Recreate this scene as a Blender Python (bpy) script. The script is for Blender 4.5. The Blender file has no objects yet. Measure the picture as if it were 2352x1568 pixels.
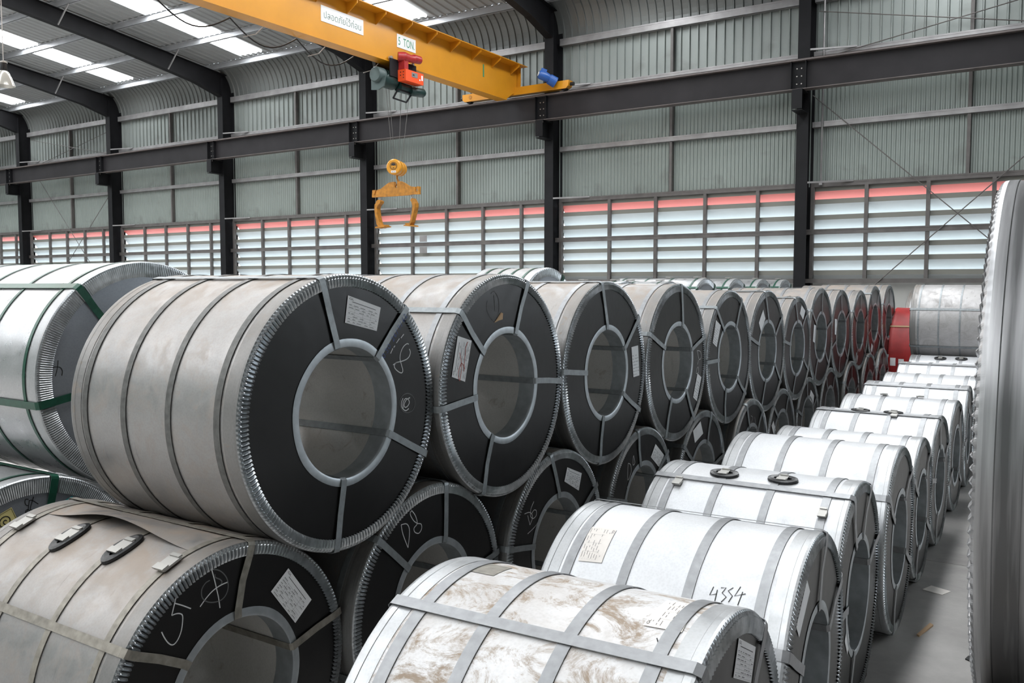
import bpy, math, random
from mathutils import Vector, Matrix
random.seed(7)
PI = math.pi
scene = bpy.context.scene
COL = scene.collection

# ---------------------------------------------------------------- camera
cam_d = bpy.data.cameras.new('camera')
cam = bpy.data.objects.new('camera', cam_d)
COL.objects.link(cam)
cam.location = (0, 0, 1.96)
cam.rotation_euler = (math.radians(90 - 3.766), 0, math.radians(32.815))
cam_d.sensor_width = 36.0
cam_d.lens = 1990.0 / 2352.0 * 36.0
cam_d.clip_start = 0.05
cam_d.clip_end = 300
scene.camera = cam

# ---------------------------------------------------------------- world (overcast daylight outside)
SKYLIGHT_E = 20.0      # translucent roof sheets, backlit by the sky
world = bpy.data.worlds.new('world')
scene.world = world
world.use_nodes = True
bg = world.node_tree.nodes['Background']
bg.inputs[0].default_value = (0.86, 0.93, 1.0, 1)
bg.inputs[1].default_value = 6.0

vs = scene.view_settings
vs.view_transform = 'Standard'
vs.look = 'None'
vs.gamma = 1.0
vs.use_curve_mapping = False
vs.exposure = 0.0

# soft fill light added behind the camera; the wall there has no opening
def area(name, loc, rot, sx, sy, e, col=(1, 1, 1)):
    l = bpy.data.lights.new(name, 'AREA'); l.shape = 'RECTANGLE'; l.size = sx; l.size_y = sy
    l.energy = e; l.color = col
    o = bpy.data.objects.new(name, l); COL.objects.link(o); o.location = loc; o.rotation_euler = rot
    return o
area('rear_fill', (-6.0, -11.6, 2.6), (math.radians(90), 0, 0), 12, 5, 95, (0.95, 0.98, 1.0))

# ---------------------------------------------------------------- materials
def nt(name):
    m = bpy.data.materials.new(name); m.use_nodes = True
    return m, m.node_tree.nodes, m.node_tree.links, m.node_tree.nodes['Principled BSDF']

def simple(name, col, rough=.5, metal=0., spec=.5, noise=0., nscale=20., bump=0., bscale=60., coord='Object'):
    m, N, L, B = nt(name)
    B.inputs['Base Color'].default_value = (*col, 1)
    B.inputs['Roughness'].default_value = rough
    B.inputs['Metallic'].default_value = metal
    B.inputs['Specular IOR Level'].default_value = spec
    tc = N.new('ShaderNodeTexCoord')
    if noise > 0:
        n = N.new('ShaderNodeTexNoise'); n.inputs['Scale'].default_value = nscale; n.inputs['Detail'].default_value = 6
        L.new(tc.outputs[coord], n.inputs['Vector'])
        r = N.new('ShaderNodeMapRange'); r.inputs[1].default_value = .3; r.inputs[2].default_value = .7
        r.inputs[3].default_value = 1 - noise; r.inputs[4].default_value = 1 + noise
        L.new(n.outputs['Fac'], r.inputs[0])
        v = N.new('ShaderNodeVectorMath'); v.operation = 'SCALE'; v.inputs[0].default_value = col
        L.new(r.outputs[0], v.inputs['Scale']); L.new(v.outputs[0], B.inputs['Base Color'])
    if bump > 0:
        n = N.new('ShaderNodeTexNoise'); n.inputs['Scale'].default_value = bscale; n.inputs['Detail'].default_value = 3
        L.new(tc.outputs[coord], n.inputs['Vector'])
        b = N.new('ShaderNodeBump'); b.inputs['Strength'].default_value = bump; b.inputs['Distance'].default_value = .01
        L.new(n.outputs['Fac'], b.inputs['Height']); L.new(b.outputs[0], B.inputs['Normal'])
    return m

def sheet_metal(name, base, dirt=.3, dirtcol=(.30, .235, .18), topdust=.0, metal=.55, rough=.42, smear=0.):
    """galvanised wrapping sheet: cloudy zinc, scuffs and brown dust settled on what faces up"""
    m, N, L, B = nt(name)
    tc = N.new('ShaderNodeTexCoord'); gi = N.new('ShaderNodeObjectInfo')
    off = N.new('ShaderNodeVectorMath'); off.operation = 'ADD'
    L.new(tc.outputs['Object'], off.inputs[0])
    cm = N.new('ShaderNodeCombineXYZ'); mu = N.new('ShaderNodeMath'); mu.operation = 'MULTIPLY'; mu.inputs[1].default_value = 37.
    L.new(gi.outputs['Random'], mu.inputs[0]); L.new(mu.outputs[0], cm.inputs[0]); L.new(mu.outputs[0], cm.inputs[1])
    L.new(cm.outputs[0], off.inputs[1])
    P = off.outputs[0]
    def noise(scale, det=5, dist=0., vec=P, rough_=.55):
        n = N.new('ShaderNodeTexNoise'); n.inputs['Scale'].default_value = scale; n.inputs['Detail'].default_value = det
        n.inputs['Distortion'].default_value = dist; n.inputs['Roughness'].default_value = rough_
        L.new(vec, n.inputs['Vector']); return n.outputs['Fac']
    def rng(v, a, b, c, d):
        r = N.new('ShaderNodeMapRange'); r.inputs[1].default_value = a; r.inputs[2].default_value = b
        r.inputs[3].default_value = c; r.inputs[4].default_value = d; L.new(v, r.inputs[0]); return r.outputs[0]
    def mul(a, b, op='MULTIPLY'):
        q = N.new('ShaderNodeMath'); q.operation = op
        for i, v in ((0, a), (1, b)):
            if isinstance(v, (int, float)): q.inputs[i].default_value = v
            else: L.new(v, q.inputs[i])
        return q.outputs[0]
    cloud = rng(noise(2.2, 3), .3, .7, .90, 1.08)
    vor = N.new('ShaderNodeTexVoronoi'); vor.inputs['Scale'].default_value = 110
    L.new(P, vor.inputs['Vector'])
    spang = rng(vor.outputs['Distance'], 0, .7, .95, 1.05)
    v = N.new('ShaderNodeVectorMath'); v.operation = 'SCALE'; v.inputs[0].default_value = base
    L.new(mul(cloud, spang), v.inputs['Scale'])
    # dust
    ge = N.new('ShaderNodeNewGeometry'); sx = N.new('ShaderNodeSeparateXYZ'); L.new(ge.outputs['Normal'], sx.inputs[0])
    up = rng(sx.outputs[2], .45, .98, 0, 1)
    d1 = rng(noise(6, 8, .6), .46, .66, 0, 1)
    spots = mul(rng(noise(9, 10, 1.2, rough_=.7), .60, .68, 0, 1), dirt)
    top = mul(mul(up, rng(noise(5, 8, .8, rough_=.65), .36, .62, .12, 1)), topdust)
    dust = mul(spots, top, 'MAXIMUM')
    if smear > 0:
        mp = N.new('ShaderNodeMapping'); mp.inputs['Scale'].default_value = (6., 8., 6.); L.new(P, mp.inputs['Vector'])
        sm = noise(1.0, 15, .9, mp.outputs[0], .80)
        dust = mul(dust, mul(rng(sm, .47, .60, 0, 1), smear), 'MAXIMUM')
    sc = N.new('ShaderNodeMapping'); sc.inputs['Scale'].default_value = (22., 3.5, 3.5); L.new(P, sc.inputs['Vector'])
    scuff = mul(rng(noise(1.1, 6, .8, sc.outputs[0], .6), .60, .72, 0, 1), rng(noise(2.6, 3), .48, .62, 0, 1))
    v2 = N.new('ShaderNodeVectorMath'); v2.operation = 'SCALE'; L.new(v.outputs[0], v2.inputs[0]); L.new(rng(scuff, 0, 1, 1, 1-.55*min(1, dirt*1.6)), v2.inputs['Scale']); v = v2
    mx = N.new('ShaderNodeMix'); mx.data_type = 'RGBA'
    L.new(dust, mx.inputs[0]); L.new(v.outputs[0], mx.inputs[6]); mx.inputs[7].default_value = (*dirtcol, 1)
    L.new(mx.outputs[2], B.inputs['Base Color'])
    L.new(rng(dust, 0, 1, metal, 0.), B.inputs['Metallic'])
    rr = mul(rng(noise(14, 5), .3, .7, rough - .06, rough + .1), mul(dust, .3), 'ADD')
    L.new(rr, B.inputs['Roughness'])
    bp = N.new('ShaderNodeBump'); bp.inputs['Strength'].default_value = .25; bp.inputs['Distance'].default_value = .004
    L.new(noise(5, 4, .5), bp.inputs['Height']); L.new(bp.outputs[0], B.inputs['Normal'])
    return m

M = {}
M['zinc'] = sheet_metal('zinc_sheet', (.34, .335, .333), dirt=.5, topdust=.9, metal=.62, rough=.36, dirtcol=(.34, .27, .215), smear=.35)
M['zinc_clean'] = sheet_metal('zinc_sheet_clean', (.66, .67, .69), dirt=.15, topdust=.12, metal=.35, rough=.45)
M['zinc_glossy'] = sheet_metal('zinc_sheet_glossy', (.47, .475, .485), dirt=.15, topdust=.1, metal=.75, rough=.30)
M['zinc_dirty'] = sheet_metal('zinc_sheet_dirty', (.70, .70, .71), dirt=.5, topdust=.35, metal=.25, rough=.5, smear=.95, dirtcol=(.33, .25, .18))
M['zinc_dull'] = sheet_metal('zinc_sheet_dull', (.46, .45, .45), dirt=.7, topdust=.4, metal=.4, rough=.4, smear=.4, dirtcol=(.25, .23, .21))
M['zinc_bore'] = sheet_metal('zinc_bore', (.62, .605, .58), dirt=.4, topdust=.0, metal=.3, rough=.45)
def streak(name, base):
    m, N, L, B = nt(name)
    tc = N.new('ShaderNodeTexCoord'); mp = N.new('ShaderNodeMapping'); mp.inputs['Scale'].default_value = (26., 1.2, 1.2); L.new(tc.outputs['Object'], mp.inputs['Vector'])
    n = N.new('ShaderNodeTexNoise'); n.inputs['Scale'].default_value = 1.; n.inputs['Detail'].default_value = 7; L.new(mp.outputs[0], n.inputs['Vector'])
    cr = N.new('ShaderNodeValToRGB'); cr.color_ramp.elements[0].position = .38; cr.color_ramp.elements[1].position = .62
    cr.color_ramp.elements[0].color = (*[c*.45 for c in base], 1); cr.color_ramp.elements[1].color = (*[c*1.7 for c in base], 1)
    L.new(n.outputs['Fac'], cr.inputs[0]); L.new(cr.outputs[0], B.inputs['Base Color'])
    B.inputs['Metallic'].default_value = .75; B.inputs['Roughness'].default_value = .33
    return m
M['zinc_streak'] = streak('zinc_streaked', (.27, .27, .275)); M['strap_streak'] = streak('strap_streaked', (.15, .15, .153))
M['steel_face'] = sheet_metal('steel_face', (.30, .32, .35), dirt=.1, topdust=.0, metal=.6, rough=.35)
M['rim'] = simple('crimped_zinc', (.44, .46, .475), rough=.28, metal=.9, noise=.2, nscale=30)
M['sleeve'] = sheet_metal('zinc_sleeve', (.23, .225, .22), dirt=.5, topdust=.5, metal=.5, rough=.42)
M['sleeve_clean'] = sheet_metal('zinc_sleeve_clean', (.45, .46, .47), dirt=.1, topdust=.1, metal=.6, rough=.36)
M['ring'] = simple('core_ring_zinc', (.40, .43, .45), rough=.4, metal=.6, noise=.12, nscale=25)
M['strap'] = simple('strap_grey', (.27, .29, .30), rough=.45, metal=.45, noise=.15, nscale=40)
M['strap_dark'] = simple('strap_dark', (.13, .13, .125), rough=.5, metal=.4, noise=.25, nscale=35)
M['strap_light'] = simple('strap_light', (.31, .315, .325), rough=.42, metal=.5, noise=.12, nscale=35)
M['strap_tan'] = simple('strap_tan', (.27, .25, .215), rough=.5, metal=.35, noise=.25, nscale=35)
M['strap_green'] = simple('strap_green', (.010, .075, .045), rough=.3, metal=.1, noise=.2, nscale=30)
M['black'] = simple('black_cover', (.009, .0085, .0085), rough=.31, spec=.32, noise=.25, nscale=9, bump=.3, bscale=4)
M['paper'] = simple('paper', (.92, .92, .93), rough=.7, noise=.04, nscale=12)
M['paper_old'] = simple('paper_old', (.84, .79, .74), rough=.8, noise=.06, nscale=12)
M['paper_yellow'] = simple('paper_yellow', (.72, .62, .26), rough=.5)
M['paper_teal'] = simple('paper_teal', (.02, .30, .33), rough=.5)
M['ink'] = simple('ink', (.05, .05, .055), rough=.7)
M['ink_soft'] = simple('ink_soft', (.25, .24, .24), rough=.8)
M['ink_black'] = simple('ink_black', (.01, .01, .01), rough=.6)
M['ink_blue'] = simple('ink_blue', (.02, .06, .28), rough=.6)
M['ink_red'] = simple('ink_red', (.5, .06, .03), rough=.6)
M['chalk'] = simple('chalk', (.72, .72, .72), rough=.9)
M['chalk_faint'] = simple('chalk_faint', (.14, .14, .14), rough=.9)
M['kraft'] = simple('kraft', (.55, .37, .22), rough=.8)
M['plastic'] = simple('black_plastic', (.012, .012, .013), rough=.35)
M['buckle'] = simple('buckle_zinc', (.40, .39, .37), rough=.45, metal=.7)
M['steel_dark'] = simple('painted_steel_dark', (.0095, .0095, .011), rough=.6, spec=.22, noise=.25, nscale=3, coord='Object')
M['steel_runway'] = simple('painted_steel_runway', (.022, .020, .022), rough=.6, spec=.25, noise=.2, nscale=2)
M['steel_edge'] = simple('steel_edge', (.12, .10, .095), rough=.5, noise=.2, nscale=4)
M['girt'] = simple('zinc_girt', (.30, .29, .29), rough=.4, metal=.4, noise=.2, nscale=3)
M['purlin'] = simple('zinc_purlin', (.42, .43, .45), rough=.45, metal=.3, noise=.1, nscale=3)
M['mullion'] = simple('grey_mullion', (.115, .105, .10), rough=.5, noise=.2, nscale=5)
M['bolt'] = simple('bolt', (.35, .33, .31), rough=.4, metal=.6)
M['yellow'] = simple('crane_yellow', (.62, .265, .014), rough=.33, spec=.5, noise=.06, nscale=2)
M['yellow_worn'] = simple('worn_yellow', (.42, .17, .012), rough=.5, noise=.3, nscale=14)
M['orange'] = simple('orange_box', (.85, .09, .02), rough=.4)
M['red'] = simple('red_motor', (.36, .02, .02), rough=.4, noise=.2, nscale=20)
M['green'] = simple('green_motor', (.008, .032, .029), rough=.4, noise=.2, nscale=10)
M['green_cap'] = simple('green_cap', (.06, .09, .088), rough=.5)
M['blue'] = simple('blue_motor', (.02, .09, .33), rough=.4)
M['rope'] = simple('wire_rope', (.10, .095, .09), rough=.6)
M['cable_light'] = simple('cable_light', (.45, .42, .40), rough=.6)
M['sign'] = simple('sign_white', (.80, .80, .80), rough=.5)
M['sign_green'] = simple('sign_green', (.03, .25, .13), rough=.6)
M['sign_grey'] = simple('sign_grey', (.20, .27, .24), rough=.6)
M['slat_lip'] = simple('louver_lip', (.21, .21, .185), rough=.55)
M['slat'] = simple('louver_white', (.66, .70, .71), rough=.5, noise=.03, nscale=2)
M['slat_red'] = simple('louver_red', (.80, .22, .19), rough=.5, noise=.03, nscale=2)
M['wood'] = simple('dunnage_wood', (.085, .07, .06), rough=.8, noise=.3, nscale=12)
M['red_paint'] = simple('red_wrap', (.42, .022, .022), rough=.45, noise=.25, nscale=5)
M['lamp_glass'] = simple('lamp_reflector', (.72, .70, .64), rough=.15, metal=.6)
M['plaster'] = simple('plaster', (.50, .50, .48), rough=.8, noise=.08, nscale=1.5)

def cladding_mat(name, col, stain):
    m, N, L, B = nt(name)
    tc = N.new('ShaderNodeTexCoord')
    n = N.new('ShaderNodeTexNoise'); n.inputs['Scale'].default_value = 1.3; n.inputs['Detail'].default_value = 8; n.inputs['Distortion'].default_value = .8
    L.new(tc.outputs['Object'], n.inputs['Vector'])
    r = N.new('ShaderNodeMapRange'); r.inputs[1].default_value = .56; r.inputs[2].default_value = .72; L.new(n.outputs['Fac'], r.inputs[0])
    r.inputs[3].default_value = 0; r.inputs[4].default_value = stain
    n2 = N.new('ShaderNodeTexNoise'); n2.inputs['Scale'].default_value = .5; L.new(tc.outputs['Object'], n2.inputs['Vector'])
    r2 = N.new('ShaderNodeMapRange'); r2.inputs[1].default_value = .3; r2.inputs[2].default_value = .7; r2.inputs[3].default_value = .92; r2.inputs[4].default_value = 1.08
    L.new(n2.outputs['Fac'], r2.inputs[0])
    v = N.new('ShaderNodeVectorMath'); v.operation = 'SCALE'; v.inputs[0].default_value = col; L.new(r2.outputs[0], v.inputs['Scale'])
    mx = N.new('ShaderNodeMix'); mx.data_type = 'RGBA'; L.new(r.outputs[0], mx.inputs[0]); L.new(v.outputs[0], mx.inputs[6])
    mx.inputs[7].default_value = (.12, .12, .11, 1)
    L.new(mx.outputs[2], B.inputs['Base Color'])
    B.inputs['Roughness'].default_value = .38; B.inputs['Metallic'].default_value = .15
    return m
M['clad'] = cladding_mat('wall_cladding', (.265, .30, .28), .45)
M['clad_up'] = cladding_mat('upper_cladding', (.25, .275, .262), .35)
M['roof'] = cladding_mat('roof_sheet', (.36, .37, .37), .12)
M['eave'] = cladding_mat('eave_sheet', (.17, .18, .175), .12)

def floor_mat():
    m, N, L, B = nt('concrete_floor')
    tc = N.new('ShaderNodeTexCoord')
    n = N.new('ShaderNodeTexNoise'); n.inputs['Scale'].default_value = 1.1; n.inputs['Detail'].default_value = 9; n.inputs['Roughness'].default_value = .65
    L.new(tc.outputs['Object'], n.inputs['Vector'])
    cr = N.new('ShaderNodeValToRGB'); cr.color_ramp.elements[0].position = .3; cr.color_ramp.elements[1].position = .72
    cr.color_ramp.elements[0].color = (.26, .245, .235, 1); cr.color_ramp.elements[1].color = (.52, .50, .48, 1)
    L.new(n.outputs['Fac'], cr.inputs[0]); L.new(cr.outputs[0], B.inputs['Base Color'])
    B.inputs['Roughness'].default_value = .7
    return m
M['floor'] = floor_mat()

def emit(name, col, s):
    m = bpy.data.materials.new(name); m.use_nodes = True; N = m.node_tree.nodes; N.clear()
    e = N.new('ShaderNodeEmission'); e.inputs[0].default_value = (*col, 1); e.inputs[1].default_value = s
    o = N.new('ShaderNodeOutputMaterial'); m.node_tree.links.new(e.outputs[0], o.inputs[0]); return m
M['skylight'] = emit('translucent_roof_sheet', (.95, .98, 1.0), SKYLIGHT_E)

# ---------------------------------------------------------------- mesh helpers
class MB:
    def __init__(s): s.v = []; s.f = []
    def add(s, vs_, fs):
        b = len(s.v); s.v += [tuple(p) for p in vs_]; s.f += [tuple(i + b for i in f) for f in fs]; return s
    def box(s, x0, x1, y0, y1, z0, z1):
        return s.add([(x0,y0,z0),(x1,y0,z0),(x1,y1,z0),(x0,y1,z0),(x0,y0,z1),(x1,y0,z1),(x1,y1,z1),(x0,y1,z1)],
                     [(0,3,2,1),(4,5,6,7),(0,1,5,4),(1,2,6,5),(2,3,7,6),(3,0,4,7)])
    def bar(s, a, b, w, h=None, up=(0, 0, 1)):
        h = h or w; a = Vector(a); b = Vector(b); d = (b - a).normalized(); u = Vector(up)
        if abs(d.dot(u)) > .99: u = Vector((1, 0, 0))
        r = d.cross(u).normalized(); u = r.cross(d)
        vs_ = [p + r * (i * w / 2) + u * (j * h / 2) for p in (a, b) for i, j in ((-1,-1),(1,-1),(1,1),(-1,1))]
        return s.add(vs_, [(0,1,2,3),(7,6,5,4),(0,4,5,1),(1,5,6,2),(2,6,7,3),(3,7,4,0)])
    def tube(s, pts, r, n=8, caps=True):
        pts = [Vector(p) for p in pts]; rings = []; pu = None
        for i, p in enumerate(pts):
            d = (pts[min(i+1, len(pts)-1)] - pts[max(i-1, 0)]).normalized()
            u = Vector((0,0,1)) if pu is None else pu
            if abs(d.dot(u)) > .98: u = Vector((1,0,0)) if abs(d.x) < .9 else Vector((0,1,0))
            a = d.cross(u).normalized(); b = a.cross(d).normalized(); pu = b
            rr = r[i] if isinstance(r, (list, tuple)) else r
            rings.append([p + a*math.cos(2*PI*k/n)*rr + b*math.sin(2*PI*k/n)*rr for k in range(n)])
        vs_ = [v for rg in rings for v in rg]; fs = []
        for i in range(len(pts)-1):
            for k in range(n):
                k2 = (k+1) % n; fs.append((i*n+k, i*n+k2, (i+1)*n+k2, (i+1)*n+k))
        if caps: fs.append(tuple(range(n))[::-1]); fs.append(tuple((len(pts)-1)*n+k for k in range(n)))
        return s.add(vs_, fs)
    def cyl(s, a, b, r, n=20): return s.tube([a, b], r, n)
    def prism(s, poly, to3, d0, d1):
        """poly 2-D outline, to3(u,v,d) -> point; convex or not, capped by ngons"""
        n = len(poly); vs_ = [to3(u, v, d0) for u, v in poly] + [to3(u, v, d1) for u, v in poly]
        fs = [tuple(range(n))[::-1], tuple(range(n, 2*n))] + [(i, (i+1) % n, n+(i+1) % n, n+i) for i in range(n)]
        return s.add(vs_, fs)
    def grid(s, rows, closed_u=False, closed_v=False):
        nr = len(rows); nc = len(rows[0]); vs_ = [p for r in rows for p in r]; fs = []
        for i in range(nr if closed_v else nr-1):
            for k in range(nc if closed_u else nc-1):
                i2 = (i+1) % nr; k2 = (k+1) % nc
                fs.append((i*nc+k, i*nc+k2, i2*nc+k2, i2*nc+k))
        return s.add(vs_, fs)
    def mesh(s, name, mat, smooth=False):
        me = bpy.data.meshes.new(name); me.from_pydata(s.v, [], s.f)
        if mat: me.materials.append(M[mat] if isinstance(mat, str) else mat)
        if smooth:
            me.polygons.foreach_set('use_smooth', [True]*len(me.polygons))
            try: me.set_sharp_from_angle(angle=math.radians(35))
            except Exception: pass
        me.update(); return me
    def build(s, name, mat, parent=None, smooth=False, fix=True):
        me = s.mesh(name, mat, smooth)
        if fix: fixn(me)
        return link(name, me, parent)
import bmesh
def fixn(me):
    bm = bmesh.new(); bm.from_mesh(me); bmesh.ops.recalc_face_normals(bm, faces=bm.faces); bm.to_mesh(me); bm.free()
def link(name, me, parent=None):
    o = bpy.data.objects.new(name, me); COL.objects.link(o)
    if parent: o.parent = parent
    return o
def tag(o, label=None, cat=None, group=None, kind=None):
    if label: o['label'] = label
    if cat: o['category'] = cat
    if group: o['group'] = group
    if kind: o['kind'] = kind
    return o
def thing(name, loc, label, cat, group=None, rz=0.):
    o = bpy.data.objects.new(name, None); COL.objects.link(o); o.location = loc; o.rotation_euler = (0, 0, rz)
    o.empty_display_size = .1
    return tag(o, label, cat, group)
def struct(name, loc=(0, 0, 0)):
    o = bpy.data.objects.new(name, None); COL.objects.link(o); o.location = loc; o['kind'] = 'structure'; return o
def copy_tree(o, parent=None):
    c = o.copy(); COL.objects.link(c); c.parent = parent
    for ch in list(o.children): copy_tree(ch, c)
    return c

# lettering -> flat outlines (triangulated) in a unit-high box
_tc = {}
def glyphs(txt):
    if txt in _tc: return _tc[txt]
    cu = bpy.data.curves.new('t', 'FONT'); cu.body = txt; cu.size = 1; cu.resolution_u = 3
    ob = bpy.data.objects.new('t', cu); COL.objects.link(ob)
    bpy.context.view_layer.update()
    me = bpy.data.meshes.new_from_object(ob.evaluated_get(bpy.context.evaluated_depsgraph_get()))
    vs_ = [(v.co.x, v.co.y) for v in me.vertices]; fs = [tuple(p.vertices) for p in me.polygons]
    bpy.data.objects.remove(ob); bpy.data.meshes.remove(me)
    x0 = min(v[0] for v in vs_); x1 = max(v[0] for v in vs_); y0 = min(v[1] for v in vs_); y1 = max(v[1] for v in vs_)
    vs_ = [((a-x0)/(x1-x0), (b-y0)/(y1-y0)) for a, b in vs_]
    _tc[txt] = (vs_, fs, (x1-x0)/(y1-y0)); return _tc[txt]

# ================================================================ the setting
WY = 18.60                                   # inner face of the cladding
XC = [-4.7 - 5.95 * k for k in range(-2, 7)]    # column lines
def rtop(y):                                 # top of the rafters
    return 8.50 + .125 * (18.2 - y) if y > 1.5 else 8.50 + .125 * (16.7) - .125 * (1.5 - y)
X0, X1, Y0 = -42.0, 14.0, -12.0

fl = MB().box(X0, X1, Y0, WY + .15, -.12, -.012).build('floor', 'floor'); tag(fl, kind='structure')
sl = MB().box(-1.997, 1.997, -1.997, 1.997, -.012, 0).mesh('floor_slab', 'floor')
for i in range(14):
    for j in range(8):
        x = X0 + 2 + 4 * i; y = 16.7 - 4 * j
        if y < Y0 + 1: continue
        link('floor_slab', sl, fl).location = (x, y, 0)
MB().box(X0, X1, Y0, Y0 + .699, -.012, 0).build('floor_slab', 'floor', fl) if False else None
out = MB().add([(X0-10, WY+.15, -.1), (X1+20, WY+.15, -.1), (X1+20, 60, -.1), (X0-10, 60, -.1)], [(0,1,2,3)]).build('ground_outside', 'plaster', fix=False)
tag(out, kind='structure')

# --- back wall
wb = MB().box(X0, X1, WY, WY + .12, 0, 2.03).build('wall_back', 'plaster'); tag(wb, kind='structure')
def corr(x0, x1, z0, z1, pitch, depth, flat):
    """sheet with trapezoid ribs; returns rows in (x, depth)"""
    n = max(1, round((x1-x0)/pitch)); p = (x1-x0)/n; pr = []
    for i in range(n):
        a = x0 + i*p
        pr += [(a, 0), (a + p*flat, 0), (a + p*(flat + (1-flat)*.3), depth), (a + p*(flat + (1-flat)*.7), depth)]
    pr.append((x1, 0)); return pr
pc = {}
def clad(w, z0, z1, pitch, depth, flat, mat):
    k = (round(w, 2), z0, z1)
    if k not in pc:
        pr = corr(0, w, z0, z1, pitch, depth, flat)
        pc[k] = MB().grid([[(x, -d, z0) for x, d in pr], [(x, -d, z1) for x, d in pr]]).mesh('cladding_panel', mat)
    return pc[k]
def girt_mesh(L, h=.12, d=.12):
    b = MB().box(0, L, 0, .006, -h/2, h/2).box(0, L, 0, d, h/2-.006, h/2).box(0, L, 0, d, -h/2, -h/2+.006).box(0, L, -.004, .012, h/2-.03, h/2+.004)
    return b
for k in range(len(XC)-1):
    xr, xl = XC[k], XC[k+1]
    xm = (xr + xl) / 2
    for a, b in ((xl, xm), (xm, xr)):
        for z0, z1, pi_, de, fa, ma in ((3.97, 6.62, .086, .018, .35, 'clad'), (6.62, 7.82, .20, .038, .74, 'clad_up')):
            o = link('cladding_panel', clad(b-a+.01, z0, z1, pi_, de, fa, ma), wb); o.location = (a-.005, WY, 0)
    L = 5.95 - .24
    for z, h, mt in ((5.21, .11, 'girt'), (6.63, .09, 'girt'), (7.74, .16, 'girt'), (3.99, .10, 'mullion')):
        o = girt_mesh(L, h).build('girt', mt, wb); o.location = (xl + .12, WY-.15, z)
    MB().box(xm-.03, xm+.03, WY-.13, WY-.03, 4.04, 7.66).build('sag_post', 'mullion', wb)
    # curved eave sheet
    pr = corr(xl, xr, 0, 0, .20, .028, .72); rows = []
    for i in range(13):
        t = i/12*PI/2; y = WY - .78*(1-math.cos(t)); z = 7.82 + (rtop(17.8)+.17-7.82)*math.sin(t)
        ny, nz = -math.cos(t), -math.sin(t)
        rows.append([(x, y+ny*d, z+nz*d) for x, d in pr])
    MB().grid(rows).build('eave_sheet', 'eave', wb)

# --- louvred windows: one per bay
ZS = [3.95, 3.69, 3.37, 3.08, 2.80, 2.53, 2.24, 1.98]
slc = {}
def slat(w, i):
    k = (round(w, 2), i)
    if k not in slc:
        zt, zb = ZS[i], ZS[i+1]
        pr = [(.0, zt+.012), (.0, zt-.085), (.22, zb-.02), (.225, zb-.016), (.006, zt-.079), (.006, zt+.012)]
        n = len(pr); vs_ = [(x, y, z) for x in (0, w) for y, z in pr]
        fs = [(j, (j+1) % n, n+(j+1) % n, n+j) for j in range(n)] + [tuple(range(n))[::-1], tuple(range(n, 2*n))]
        me = MB().add(vs_, fs).mesh('louver_slat', 'slat_lip'); me.materials.append(M['slat_red' if i == 0 else 'slat'])
        for p in me.polygons:
            if p.index in (1, 2, 3): p.material_index = 1
        fixn(me); slc[k] = me
    return slc[k]
wn = 0
for k in range(len(XC)-1):
    xr, xl = XC[k], XC[k+1]; wn += 1
    W = struct('window_%d' % wn, (xl, WY-.13, 0))
    mu = [5.95 - .98 - 1.168*j for j in range(4)] if k != 1 else [5.95 - 1.42 - 1.125*j - 0 for j in range(4)]
    if k == 1: mu = [1.2, 2.32, 3.43, 4.55]
    mu = sorted(mu)
    ed = [.13] + mu + [5.82]
    for j in range(5):
        a, b = ed[j], ed[j+1]
        for i in range(7):
            o = link('louver_slat', slat(b-a, i), W); o.location = (a, .055, 0)
    for x0_, x1_ in ((-.02, .16), (5.79, 5.97)): MB().box(x0_, x1_, .128, .136, 1.9, 4.0).build('light_block_plate', 'mullion', W)  # added plates behind the columns, blocking outside light at the slat ends
    for x in [.155] + mu + [5.795]:
        for z0, z1 in ((2.08, 2.99), (3.08, 3.95)):
            MB().box(x-.035, x+.035, -.035, .05, z0, z1).build('mullion', 'mullion', W)
    MB().box(.02, 5.93, -.045, .045, 2.985, 3.085).box(.02, 5.93, -.05, -.04, 3.06, 3.09).build('rail', 'mullion', W)
    MB().box(.02, 5.93, -.06, .05, 1.99, 2.075).build('rail', 'mullion', W)

# --- other walls, plain sheet
for nm, b in (('wall_left', (X0-.05, X0, Y0, WY, 0, 10.6)), ('wall_right', (X1, X1+.05, Y0, WY, 0, 10.6)), ('wall_front', (X0, X1, Y0-.05, Y0, 0, 9.2))):
    tag(MB().box(*b).build(nm, 'clad'), kind='structure')

# --- ceiling: sheet between the translucent strips, purlins below it
SKX = [-39.4, -33.35, -26.7, -20.5, -14.4, -8.4, -2.4]
ce = struct('ceiling')
PUR = [17.85, 16.25, 14.58] + [12.98 - 1.6*i for i in range(16)]
PUR = [p for p in PUR if p > Y0]
def roofsheet(x0, x1, ya, yb):
    pr = corr(x0, x1, 0, 0, .25, .03, .70); ys = [ya] + ([1.5] if yb < 1.5 < ya else []) + [yb]
    return MB().grid([[(x, y, rtop(y) + .17 - d) for x, d in pr] for y in ys])
edges = [X0] + [e for s in SKX for e in (s-.45, s+.45)] + [X1]
for i in range(0, len(edges), 2):
    roofsheet(edges[i], edges[i+1], 17.82, Y0).build('roof_sheet', 'roof', ce)
for s in SKX:
    roofsheet(s-.45, s+.45, 17.82, 17.66).build('roof_sheet', 'roof', ce)
    for i in range(len(PUR)-1):
        ya = min(PUR[i]-.04, 17.66); yb = PUR[i+1]+.04
        if yb < 1.5 < ya: ya2 = 1.55; roofsheet(s-.45, s+.45, ya, ya2).build('skylight_panel', 'skylight', ce, fix=False); continue
        roofsheet(s-.45, s+.45, ya, yb).build('skylight_panel', 'skylight', ce, fix=False)
        roofsheet(s-.45, s+.45, yb, yb-.08).build('roof_sheet', 'roof', ce)
roofsheet(-.45, .45, Y0+.1, Y0)
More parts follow.
